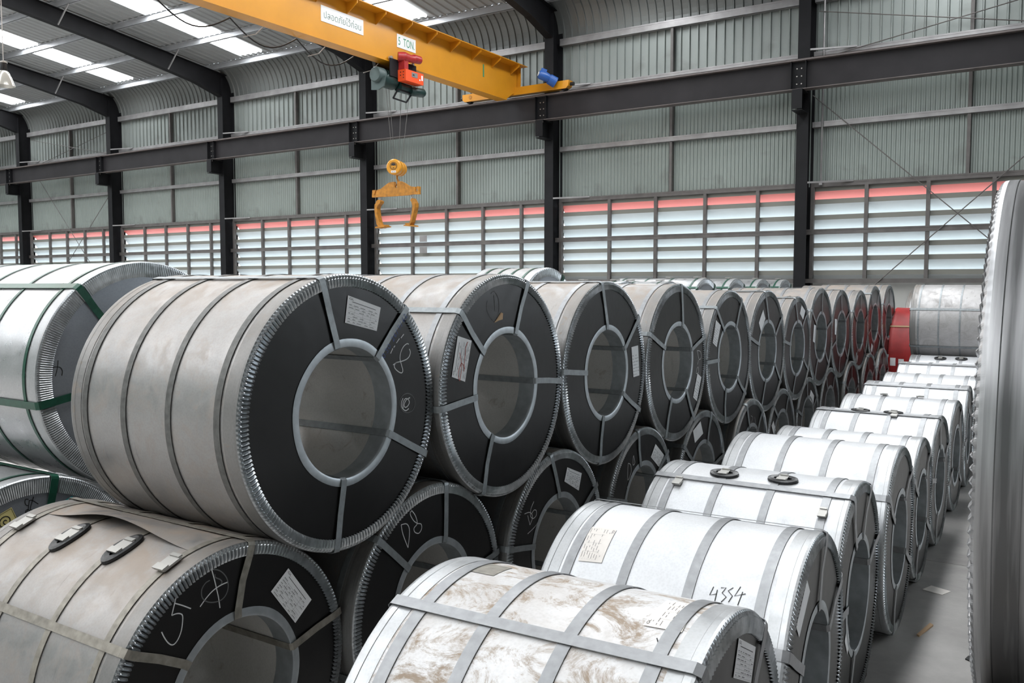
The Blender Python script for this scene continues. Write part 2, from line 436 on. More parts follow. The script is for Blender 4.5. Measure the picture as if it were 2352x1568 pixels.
for y in PUR:
    for k in range(len(XC)-1):
        z = rtop(y); xl = XC[k+1]
        MB().box(xl, XC[k], y-.004, y+.004, z, z+.16).box(xl, XC[k], y-.004, y+.06, z, z+.008).box(xl, XC[k], y-.06, y+.004, z+.152, z+.16).build('purlin', 'purlin', ce)

# --- steel frames: a column and its rafter
cl = ['leftmost', 'second from the left', 'third from the left', 'fourth from the left, beside the hanging lifting tongs', 'fifth from the left, behind the blue crane motor', 'rightmost, beside the cross bracing rods']
for k, x in enumerate(XC):
    vis = k - 2                               # 0 = rightmost visible
    lab = 'dark steel column, %s of the six along the back wall' % cl[5-vis].split(',')[0] if 0 <= vis <= 5 else 'dark steel column of the back wall outside the view'
    if vis == 2: lab = 'dark steel column just left of the hanging yellow lifting tongs'
    if vis == 1: lab = 'dark steel column behind the blue motor of the crane end truck'
    if vis == 0: lab = 'dark steel column beside the cross bracing rods, rightmost in view'
    if vis < 0: continue
    c = thing('steel_column', (x, 18.37, 0), lab, 'column', 'steel columns along the back wall')
    H = 8.36
    MB().box(-.12, .12, -.23, -.214, 0, H).build('flange', 'steel_dark', c)
    MB().box(-.12, .12, .214, .228, 0, H).build('flange', 'steel_dark', c)
    MB().box(-.006, .006, -.214, .214, 0, H).build('web', 'steel_dark', c)
    MB().box(-.2, .2, -.3, .23, 0, .03).build('base_plate', 'steel_dark', c)
    # crane bracket
    b = MB().box(-.10, .10, -.68, -.232, 5.40, 5.415).box(-.10, .10, -.68, -.232, 5.80, 5.815).box(-.006, .006, -.68, -.232, 5.415, 5.80)
    b.box(-.10, .10, -.69, -.68, 5.43, 5.80).build('bracket', 'steel_dark', c)
    for z in (4.02, 6.66):
        MB().bar((.12, -.225, z), (.95, .08, z+.02), .035, .035).build('fly_brace', 'girt', c)
    # rafter
    r = thing('roof_rafter', (x, 18.37, 8.3), ['dark steel roof rafter rising from the column beside the bracing rods','dark tapered rafter rising from the column behind the blue motor','dark rafter mostly hidden behind the yellow crane girder','dark rafter crossing in front of the row of three bright skylights','dark rafter on the left, under the shorter row of skylights','dark rafter end in the far left corner of the roof','dark rafter beyond the left edge of the view'][vis], 'rafter', 'roof rafters')
    def P(y, z): return (0, y-18.37, z-8.3)
    top = [18.60, 17.2, 14.4, 1.5, -11.9]
    bot = [(18.60, 7.80), (18.13, 7.80), (17.2, 8.07), (14.4, rtop(14.4)-.44), (1.5, rtop(1.5)-.44), (-11.9, rtop(-11.9)-.44)]
    poly = [(y, rtop(y)) for y in top] + bot[::-1]
    MB().prism(poly, lambda u, v, d: (d, u-18.37, v-8.3), -.005, .005).build('web', 'steel_dark', r)
    for nm, pl, s in (('flange', [(y, rtop(y)) for y in top], -1), ('flange', bot[1:], 1)):
        rows = [[(-.10, y-18.37, z-8.3), (.10, y-18.37, z-8.3), (.10, y-18.37, z-8.3+s*.012), (-.10, y-18.37, z-8.3+s*.012)] for y, z in pl]
        MB().grid(rows, closed_u=True).build(nm, 'steel_dark', r)
    for y in (16.25, 12.98, 9.78):
        MB().bar((.1, y-18.37, bz(y) if False else (rtop(y)-.44-8.3 if y < 14.4 else rtop(y)-.50-8.3)), (.62, y-18.37, rtop(y)-8.3+.02), .03).build('fly_brace', 'girt', r)

# --- crane runway beam
RY = 17.85
def runway():
    t = thing('crane_runway_beam', (-18.5, RY, 5.815), 'long dark steel crane runway beam carried along the back wall columns', 'beam')
    a, b = -20.0, 21.0
    MB().box(a, b, -.006, .006, .012, .555).build('web', 'steel_runway', t)
    MB().box(a, b, -.12, .12, .555, .572).build('top_flange', 'steel_edge', t)
    MB().box(a, b, -.12, .12, 0, .014).build('bottom_flange', 'steel_edge', t)
    MB().box(a, b, -.025, .025, .572, .612).build('crane_rail', 'steel_edge', t)
    for x in XC[1:8]:
        lx = x + 18.5
        sp = MB().box(lx-.14, lx+.14, -.02, -.006, .02, .55).box(lx-.15, lx-.138, -.11, -.006, .014, .555).box(lx+.138, lx+.15, -.11, -.006, .014, .555).build('splice_plate', 'steel_dark', t)
        for dx in (-.045, .045):
            for dz in (.12, .27, .42):
                MB().cyl((lx+dx, -.036, dz), (lx+dx, -.02, dz), .014, 6).build('bolt', 'bolt', sp)
        for dx in (-.05, .05): MB().cyl((lx+dx, -.08, -.05), (lx+dx, -.08, 0), .016, 6).build('bolt', 'bolt', sp)
runway()

# --- thin bracing rods
for a, b, lab in (((-4.57, 5.80), (-.15, 1.72), 'thin brace rod running down to the right from the rightmost column'),
               ((-3.30, 1.95), (.6, 5.6), 'thin brace rod rising to the right across the rightmost louvers'),
               ((-4.48, 7.46), (1.2, 6.25), 'upper brace rod falling gently to the right above the runway beam'),
               ((-4.5, 6.50), (1.2, 7.45), 'upper brace rod rising to the right above the runway beam'),
               ((-33.6, 6.1), (-29.6, 2.1), 'thin brace rod falling to the right in the far left bay'),
               ((-28.9, 5.15), (-32.6, 2.0), 'thin brace rod falling to the left in the far left bay'),
               ((-33.9, 7.5), (-28.7, 6.55), 'upper brace rod falling to the right in the far left bay'),
               ((-33.9, 6.45), (-28.7, 7.4), 'upper brace rod rising to the right in the far left bay')):
    o = MB().tube([(a[0], 18.40, a[1]), (b[0], 18.40, b[1])], .011, 6).build('brace_rod', 'mullion'); tag(o, lab, 'brace rod', 'bracing rods on the back wall')
o = MB().tube([(-4.38, 18.42, 4.0), (-4.38, 18.42, 8.3)], .02, 8).box(-4.41, -4.35, 18.39, 18.43, 3.98, 4.05).build('conduit', 'girt'); tag(o, 'thin vertical conduit pipe just right of the rightmost column', 'pipe')
for z0, z1, l in ((3.10, 3.27, 'small pale paper sheet on the louvers above the middle rail'), (2.80, 2.97, 'small pale paper sheet on the louvers below the middle rail')):
    o = MB().box(-14.83, -14.58, 18.40, 18.403, z0, z1).build('paper_sheet', 'girt'); tag(o, l, 'paper')

# --- hanging high-bay lamp
def lamp():
    x, y, z = -14.63, 7.53, 5.16
    t = thing('high_bay_lamp', (x, y, z), 'hanging high bay lamp with black housing and flared reflector at left edge', 'lamp')
    pr = [(.055, .24), (.075, .22), (.10, .17), (.135, .09), (.16, .0), (.158, .0), (.13, .088), (.095, .165), (.05, .22)]
    MB().grid([[(r*math.cos(2*PI*k/28), r*math.sin(2*PI*k/28), h) for k in range(28)] for r, h in pr], closed_u=True).build('reflector', 'lamp_glass', t, smooth=True)
    MB().tube([(0,0,.20),(0,0,.215),(0,0,.36),(0,0,.37)], [.045,.052,.052,.04], 20).build('housing', 'plastic', t, smooth=True)
    MB().tube([(0,0,.365),(0,0,.39),(0,0,.40)], [.06,.06,.03], 20).build('cap', 'buckle', t)
    MB().tube([(0,0,.40),(0,0,rtop(y)-z+.02)], .007, 6).build('cord', 'cable_light', t)
    MB().grid([[(.04*math.sin(a)*math.cos(2*PI*k/16), .04*math.sin(a)*math.sin(2*PI*k/16), .12+.07*math.cos(a)) for k in range(16)] for a in [PI*i/8 for i in range(1, 9)]], closed_u=True).build('bulb', 'sign', t, smooth=True)
lamp()

# ================================================================ overhead crane
def crane():
    t = thing('overhead_crane', (-11.51, 17.85, 6.4), 'long yellow overhead crane girder with end truck resting on the runway beam', 'crane')
    def Q(x, y, z): return (x+11.51, y-17.85, z-6.4)
    def bx(x0, x1, y0, y1, z0, z1): a = Q(x0, y0, z0); b = Q(x1, y1, z1); return MB().box(a[0], b[0], a[1], b[1], a[2], b[2])
    ye = -11.5
    poly = [(ye, 6.325), (17.42, 6.325), (17.70, 6.50), (17.86, 6.56), (17.90, 7.14), (ye, 7.14)]
    MB().prism(poly, lambda u, v, d: Q(d, u, v), -11.58, -11.40).build('girder', 'yellow', t)
    bx(-11.66, -11.13, ye, 17.95, 7.14, 7.156).build('top_flange', 'yellow', t)
    bx(-11.64, -11.355, ye, 17.40, 6.305, 6.325).build('bottom_flange', 'yellow', t)
    bx(-11.58, -11.30, 17.90, 17.915, 6.60, 7.14).build('end_plate', 'yellow', t)
    y = 17.60
    while y > 8:
        MB().prism([(-11.40, 7.14), (-11.14, 7.14), (-11.14, 7.08), (-11.40, 6.93)], lambda u, v, d: Q(u, d, v), y-.006, y+.006).build('gusset', 'yellow', t); y -= .79
    # end truck
    MB().prism([(-12.92, 6.53), (-12.86, 6.48), (-9.98, 6.48), (-9.92, 6.53), (-9.90, 6.66), (-12.92, 6.66)], lambda u, v, d: Q(u, d, v), 17.76, 17.95).build('end_truck', 'yellow', t)
    for x in (-12.75, -10.05):
        w = MB().cyl(Q(x, 17.80, 6.52), Q(x, 17.90, 6.52), .085, 24).build('wheel', 'steel_dark', t)
    for x, s in ((-12.92, -1), (-9.90, 1)):
        MB().cyl(Q(x, 17.85, 6.58), Q(x+s*.09, 17.85, 6.58), .04, 12).build('buffer', 'plastic', t)
    MB().cyl(Q(-12.68, 17.75, 6.58), Q(-12.68, 17.762, 6.58), .045, 14).build('hub_cap', 'yellow_worn', t)
    # drive motor, blue
    m = MB().tube([Q(-10.50, 17.42, 6.80), Q(-10.47, 17.45, 6.785), Q(-10.38, 17.54, 6.74), Q(-10.32, 17.60, 6.70)], [.085, .105, .105, .095], 20).build('drive_motor', 'blue', t, smooth=True)
    MB().tube([Q(-10.33, 17.60, 6.70), Q(-10.22, 17.71, 6.62)], [.12, .125], 20).build('gearbox', 'blue', m)
    MB().bar(Q(-10.46, 17.46, 6.90), Q(-10.37, 17.55, 6.86), .08, .07).build('terminal_box', 'blue', m)
    MB().tube([Q(-10.51, 17.41, 6.805), Q(-10.503, 17.417, 6.802)], .05, 16).build('fan_cover', 'sign', m)
    # signs: flat plates on the girder's side
    def sign(y0, y1, z0, z1, txt, col, pad):
        s = bx(-11.40, -11.392, y0, y1, z0, z1).build('sign_plate', 'sign', t)
        gl, gf, ar = glyphs(txt)
        w, h = (y1-y0), (z1-z0); tw = w*(1-2*pad[0]); th = h*(1-2*pad[1])
        MB().add([Q(-11.390, y0+w*pad[0]+u*tw, z0+h*pad[1]+v*th) for u, v in gl], gf).build('lettering', col, s, fix=False)
    sign(11.40, 12.50, 6.64, 6.92, 'ปลอดภัยไว้ก่อน', 'sign_grey', (.06, .24))
    sign(13.47, 14.05, 6.65, 6.91, '5  TON.', 'sign_green', (.07, .2))
    bx(-11.40, -11.394, 16.46, 16.50, 6.66, 6.94).build('painted_stroke', 'sign_green', t)
crane()
def festoon():
    a = MB(); b = MB(); y = 8.2
    while y < 11.5:
        pts = [(-11.70, y+1.45*i/12, 6.30-.30*math.sin(PI*i/12)) for i in range(13)]
        a.tube(pts, .013, 6); y += 1.45
    o = a.build('festoon_cable', 'plastic'); tag(o, 'dark cable looping below the yellow crane girder', 'cable')
    for ch in range(3):
        y = 9.9 + 1.45*ch
        MB().tube([(-11.68, y, 6.05), (-11.66, y+.25, 6.15), (-11.65, y+.4, 6.3)], .009, 6).build('cable_tail', 'cable_light', o)
festoon()

def hoist():
    t = thing('electric_hoist', (-11.45, 13.5, 5.95), 'green and orange electric rope hoist hanging under the yellow girder', 'hoist')
    def Q(x, y, z): return (x+11.45, y-13.5, z-5.95)
    def bx(x0, x1, y0, y1, z0, z1): a = Q(x0, y0, z0); b = Q(x1, y1, z1); return MB().box(a[0], b[0], a[1], b[1], a[2], b[2])
    # trolley on the bottom flange
    tr = MB()
    for x in (-11.69, -11.31):
        a = Q(x-.01, 13.15, 6.02); b = Q(x+.01, 13.95, 6.36); tr.box(a[0], b[0], a[1], b[1], a[2], b[2])
    a = Q(-11.69, 13.2, 6.04); b = Q(-11.31, 13.9, 6.10); tr.box(a[0], b[0], a[1], b[1], a[2], b[2])
    tr.build('trolley_frame', 'steel_dark', t)
    for y in (13.22, 13.88):
        for x0, x1 in ((-11.68, -11.63), (-11.37, -11.32)): MB().cyl(Q(x0, y, 6.37), Q(x1, y, 6.37), .045, 16).build('wheel', 'buckle', t)
    m = MB().tube([Q(-11.28, 13.36, 6.42), Q(-11.2, 13.45, 6.42), Q(-11.2, 13.62, 6.43), Q(-11.2, 13.72, 6.44), Q(-11.2, 13.74, 6.45), Q(-11.2, 13.93, 6.46)], [.09, .10, .075, .075, .085, .08], 18).build('travel_motor', 'red', t, smooth=True)
    bx(-11.3, -11.15, 13.40, 13.52, 6.15, 6.36).build('gearbox', 'red', m)
    MB().tube([Q(-11.2, 13.93, 6.46), Q(-11.2, 13.94, 6.46)], .045, 14).build('fan_cover', 'sign', m)
    c = bx(-11.30, -11.10, 13.38, 13.93, 5.95, 6.17).build('control_box', 'orange', t)
    bx(-11.10, -11.095, 13.56, 13.74, 6.05, 6.14).build('name_plate', 'girt', c)
    bx(-11.096, -11.092, 13.585, 13.64, 6.075, 6.11).build('emblem', 'ink', c)
    bx(-11.10, -11.096, 13.86, 13.905, 6.03, 6.13).build('warning_sticker', 'sign', c)
    MB().cyl(Q(-11.10, 13.81, 6.03), Q(-11.094, 13.81, 6.03), .018, 12).build('warning_sticker', 'sign', c)
    for x, z in ((-11.23, 6.12), (-11.16, 6.12), (-11.23, 6.06), (-11.16, 6.06), (-11.16, 6.01)):
        MB().cyl(Q(x, 13.376, z), Q(x, 13.38, z), .012, 8).build('hole', 'ink_black', c)
    d = MB().tube([Q(-11.5, 12.92, 6.03), Q(-11.5, 12.95, 6.03), Q(-11.5, 13.12, 6.03)], [.13, .15, .15], 24).build('rope_drum', 'green_cap', t, smooth=True)
    MB().tube([Q(-11.5, 13.12, 6.02), Q(-11.5, 13.14, 6.0), Q(-11.5, 13.45, 5.99), Q(-11.5, 13.48, 5.99)], [.155, .175, .175, .14], 24).build('drum_housing', 'green', t, smooth=True)
    MB().prism([(-11.66, 5.98), (-11.30, 5.98), (-11.34, 5.80), (-11.48, 5.74), (-11.66, 5.76)], lambda u, v, q: Q(u, q, v), 13.0, 13.03).build('guard_plate', 'green_cap', t)
    MB().tube([Q(-11.38, 13.48, 5.87), Q(-11.38, 13.95, 5.87)], .10, 20).build('hoist_motor', 'green', t)
    MB().tube([Q(-11.3, 13.75, 5.83), Q(-11.3, 13.78, 5.83), Q(-11.3, 14.14, 5.86), Q(-11.3, 14.18, 5.86)], [.07, .09, .09, .07], 18).build('hoist_motor', 'green', t, smooth=True)
    lp = MB()
    pts = [Q(-11.3, 13.38, 5.80), Q(-11.3, 13.23, 5.60), Q(-11.3, 13.63, 5.585), Q(-11.3, 13.80, 5.78)]
    for a, b in zip(pts, pts[1:]): lp.bar(a, b, .025)
    lp.bar(pts[3], pts[0], .025).build('rope_guide', 'steel_dark', t)
hoist()
def ropes():
    for (xa, ya, za), (xb, yb, zb), lab in (((-11.5, 13.25, 5.82), (-11.44, 13.36, 4.42), 'wire rope, leftmost of four from the hoist to the hook block'), ((-11.47, 13.30, 5.82), (-11.42, 13.40, 4.42), 'wire rope, second from left of the four above the hook block'),
                       ((-11.4, 13.60, 5.80), (-11.42, 13.52, 4.42), 'wire rope, third from left of the four above the hook block'), ((-11.36, 13.80, 5.80), (-11.40, 13.60, 4.42), 'wire rope, rightmost of four from the hoist to the hook block')):
        o = MB().tube([(xa, ya, za), (xb, yb, zb)], .005, 6).build('wire_rope', 'rope'); tag(o, lab, 'rope', 'hoist ropes')
ropes()
def hook_block():
    t = thing('hook_block', (-11.42, 13.47, 4.12), 'yellow round hook block with a dark emblem hanging on wire ropes', 'hook block', rz=math.radians(20))
    def cyl_y(y0, y1, r, m, nm, p=t): return MB().tube([(0, y0-13.47, .16), (0, y0-13.47+.02, .16), (0, y1-13.47-.02, .16), (0, y1-13.47, .16)], [r-.02, r, r, r-.02], 28).build(nm, m, p, smooth=True)
    c = cyl_y(13.27, 13.42, .155, 'yellow', 'sheave_cover'); c2 = cyl_y(13.46, 13.58, .15, 'yellow', 'sheave_cover'); c3 = cyl_y(13.61, 13.68, .145, 'yellow', 'sheave_cover')
    cyl_y(13.40, 13.62, .12, 'steel_dark', 'sheave')
    y = -.203
    def ring(r0, r1, m, dz=.175):
        rows = [[(r*math.cos(2*PI*k/32), y, dz+r*math.sin(2*PI*k/32)) for k in range(32)] for r in (r0, r1)]
        return MB().grid(rows, closed_u=True).build('emblem_ring', m, c, fix=False)
    ring(.070, .078, 'ink_black'); ring(.056, .061, 'ink_black')
    animal = [(-.045,.0),(-.042,.022),(-.02,.035),(.01,.036),(.03,.03),(.044,.012),(.046,-.012),(.036,-.014),(.03,.0),(.016,-.002),(.012,-.016),(.0,-.016),(-.004,-.002),(-.02,-.004),(-.03,-.012),(-.04,-.010)]
    MB().add([(a, y-.001, .192+b) for a, b in animal], [tuple(range(len(animal)))]).build('emblem', 'ink_black', c, fix=False)
    MB().add([(a*.4, y-.001, .135+b*.35) for a, b in animal], [tuple(range(len(animal)))]).build('emblem', 'ink_black', c, fix=False)
    MB().box(-.05, .05, y-.002, y+.004, .045, .085).build('number_plate', 'sign', c)
    g, f, ar = glyphs('4154')
    MB().add([(-.04+.08*u, y-.004, .052+.026*v) for u, v in g], f).build('number', 'ink', c, fix=False)
    pts = [(0,0,.04),(0,0,-.05),(.02,0,-.09),(.035,0,-.14),(.015,0,-.185),(-.025,0,-.18),(-.04,0,-.13)]
    MB().tube(pts, [.022,.02,.022,.024,.024,.02,.01], 10).build('hook', 'yellow_worn', t, smooth=True)
hook_block()
def tongs():
    SP = [(-0.631,3.732),(-0.622,3.878),(-0.561,3.879),(-0.535,3.877),(-0.555,3.824),(-0.569,3.784),(-0.55,3.763),(-0.525,3.811),(-0.494,3.876),(-0.4,3.89),(-0.306,3.94),(-0.173,4.006),(-0.068,4.013),(-.03,4.01),(-.02,3.90),(.03,3.88),(.04,4.005),(0.049,4.012),(0.14,4.011),(0.217,3.977),(0.37,3.894),(0.484,3.882),(0.502,3.88),(0.496,3.813),(0.514,3.778),(0.54,3.776),(0.559,3.809),(0.535,3.87),(0.547,3.888),(0.604,3.88),(0.602,3.729),(0.432,3.736),(0.304,3.725),(-0.15,3.726),(-0.456,3.732)]
    TL = [(-0.49,3.648),(-0.43,3.676),(-0.377,3.643),(-0.391,3.603),(-0.451,3.556),(-0.479,3.507),(-0.461,3.354),(-0.422,3.221),(-0.383,3.159),(-0.25,3.164),(-0.23,3.124),(-0.357,3.098),(-0.437,3.121),(-0.483,3.183),(-0.509,3.306),(-0.54,3.479),(-0.532,3.58),(-0.498,3.608)]
    TR = [(0.399,3.622),(0.444,3.659),(0.481,3.618),(0.519,3.557),(0.518,3.479),(0.472,3.334),(0.426,3.189),(0.375,3.117),(0.279,3.13),(0.26,3.175),(0.337,3.177),(0.369,3.171),(0.401,3.239),(0.441,3.385),(0.455,3.512),(0.43,3.591)]
    t = thing('coil_lifting_tongs', (-11.45, 13.48, 3.1), 'worn yellow spreader bar with two curved lifting arms below the hook', 'lifting tongs')
    f = lambda u, v, d: (u, d, v-3.1)
    MB().prism(SP, f, -.025, .025).build('spreader_plate', 'yellow_worn', t)
    for P_, sx in ((TL, -.43), (TR, .40)):
        a = MB().prism(P_, f, -.06, .06).build('arm', 'yellow_worn', t)
        b = MB().prism([(sx-.06 if sx < 0 else sx+.08, 3.10), (sx+.2 if sx < 0 else sx-.14, 3.12), (sx+.2 if sx < 0 else sx-.14, 3.14), (sx-.05 if sx < 0 else sx+.07, 3.13)], f, -.10, .10).build('lifting_foot', 'yellow_worn', a)
        s = MB()
        s.tube([(sx+.02*math.cos(2*PI*i/14), .0, .62+.055*math.sin(2*PI*i/14)) for i in range(15)], .010, 8, False)
        s.tube([(sx, -.045, .55), (sx, .045, .55)], .016, 8).build('shackle', 'bolt', t, smooth=True)
        MB().box(sx-.02, sx+.02, -.03, .03, .56, .58)
tongs()

# ================================================================ steel coils
def ring_pts(r, x, n): return [(x, r*math.cos(2*PI*k/n), r*math.sin(2*PI*k/n)) for k in range(n)]
def lathe(profile, n):
    """profile of (x, radius) turned about the coil axis"""
    return MB().grid([ring_pts(r, x, n) for x, r in profile], closed_u=True)
def up(mb, r):
    mb.v = [(x, y, z + r) for x, y, z in mb.v]; return mb

def rim_mesh(r, n, sub, amp, w, side, flange=.07):
    """crimped edge protector: smooth sleeve on the barrel, fluted ring on the face"""
    N = n * sub; rows = []
    prof = [(-flange, r+.0015, 0), (-.030, r+.002, 0), (-.028, r+.0035, 0), (-.010, r+.0035, 0), (-.002, r+.002, .05), (.003, r-.003, .2), (.0045, r-.012, .55), (.005, r-.016, 1), (.005, r-.75*w, 1), (.0035, r-w, 1.)]
    for x, q, a in prof:
        row = []
        for k in range(N):
            t = 2*PI*k/N; c = math.cos(2*PI*k/sub); j = .5*amp*math.sin(k*.613)
            row.append(((x + a*amp*c)*side, (q + (.35*a*amp*c if q > r-.02 else .3*amp*c))*math.cos(t), (q + (.35*a*amp*c if q > r-.02 else .3*amp*c))*math.sin(t)))
        rows.append(row)
    return MB().grid(rows, closed_u=True)

def ribbon_loop(path, w, th):
    """closed strap: path of (x, rad, theta); box section"""
    n = len(path); P = [Vector((x, q*math.cos(t), q*math.sin(t))) for x, q, t in path]; rings = []
    for i in range(n):
        d = (P[(i+1) % n] - P[i-1]).normalized(); t = path[i][2]
        wd = Vector((0, -math.sin(t), math.cos(t))); wd = (wd - d*wd.dot(d)).normalized(); nn = d.cross(wd).normalized()
        rings.append([P[i] + wd*w/2, P[i] + wd*w/2 + nn*th, P[i] - wd*w/2 + nn*th, P[i] - wd*w/2])
    return MB().grid(rings, closed_u=True, closed_v=True)

def cyl_map(r, h, x, th_mid, flipx=1):
    """(u across the axis, v along the axis) -> point on the barrel"""
    def f(u, v, lift=0.):
        t = th_mid + u/r; q = r + h + lift
        return (x + v, q*math.cos(t), q*math.sin(t))
    return f

STROKES = {'0': [[(.3,0),(.05,.3),(.1,.8),(.45,1),(.7,.7),(.65,.2),(.3,0)]], '2': [[(0,.8),(.3,1),(.6,.75),(.1,.1),(0,0),(.65,.05)]],
 '3': [[(.05,.9),(.4,1),(.6,.8),(.25,.55),(.6,.35),(.4,0),(0,.1)]], '6': [[(.55,1),(.1,.5),(.15,.05),(.5,.05),(.55,.4),(.15,.4)]],
 '7': [[(0,.95),(.6,1),(.25,0)],[(.15,.5),(.55,.52)]], '/': [[(0,-.1),(.45,1.1)]], '.': [[(.1,.05),(.18,.1)]], '5': [[(.6,1),(.15,.95),(.1,.55),(.5,.55),(.5,.1),(.0,.05)]]}

def stroke_rib(mb, pts, w, f):
    """pts 2-D, f(u,v)->3-D; thin flat ribbon"""
    n = len(pts)
    L = []; R = []
    for i in range(n):
        a = pts[max(i-1, 0)]; b = pts[min(i+1, n-1)]; dx, dy = b[0]-a[0], b[1]-a[1]; l = math.hypot(dx, dy) or 1
        px, py = -dy/l*w/2, dx/l*w/2
        L.append(f(pts[i][0]+px, pts[i][1]+py)); R.append(f(pts[i][0]-px, pts[i][1]-py))
    mb.grid([L, R])
def smooth_pts(p, k=4):
    if len(p) < 3: return p
    o = []
    for i in range(len(p)-1):
        p0 = p[max(i-1,0)]; p1 = p[i]; p2 = p[i+1]; p3 = p[min(i+2,len(p)-1)]
        for j in range(k):
            t = j/k
            o.append(tuple(.5*((2*p1[c]) + (-p0[c]+p2[c])*t + (2*p0[c]-5*p1[c]+4*p2[c]-p3[c])*t*t + (-p0[c]+3*p1[c]-3*p2[c]+p3[c])*t**3) for c in (0,1)))
    o.append(p[-1]); return o

def quad_map(q, f):
    """u right, v down inside a sheet whose corners are TL, TR, BR, BL"""
    def g(u, v):
        a = [q[0][c]*(1-u)*(1-v) + q[1][c]*u*(1-v) + q[2][c]*u*v + q[3][c]*(1-u)*v for c in (0,1)]
        return f(a[0], a[1])
    return g
def paper_label(parent, q, f, f2, mat='paper', detail=2, ink='ink', tears=False, lab=None, gl=True):
    nx, ny = 8, 8
    rnd = random.Random(int(abs(q[0][0]*1e4)) + 3)
    g = quad_map(q, f); MBp = MB()
    rows = [[g(i/nx, j/ny) for i in range(nx+1)] for j in range(ny+1)]
    MBp.grid(rows)
    o = MBp.build('label', mat, parent, fix=False)
    if lab: o['label'] = lab
    if detail == 0: return o
    h = quad_map(q, f2); pr = MB()
    def rect(u0, u1, v0, v1): pr.add([h(u0, v0), h(u1, v0), h(u1, v1), h(u0, v1)], [(0,1,2,3)])
    nr = 7
    if detail >= 1:
        for r_ in range(nr):
            v = .30 + .62*r_/(nr-1)
            if detail >= 2: rect(.05, .95, v+.035, v+.039)
            u = .06
            while u < .9:
                l = rnd.uniform(.05, .16)
                if rnd.random() < .8: rect(u, min(u+l, .94), v-.008, v+.008)
                u += l + rnd.uniform(.03, .12)
        if detail >= 2:
            rect(.14, .86, .165, .185)
            for u in (.24, .5, .74): rect(u, u+.003, .3, .9)
    pr.build('print', ink, o, fix=False)
    if gl and detail >= 2:
        gv, gf, ar = glyphs('GL')
        MB().add([h(.05+.13*a, .12-.075*b) for a, b in gv], gf).build('lettering', 'ink', o, fix=False)
    return o

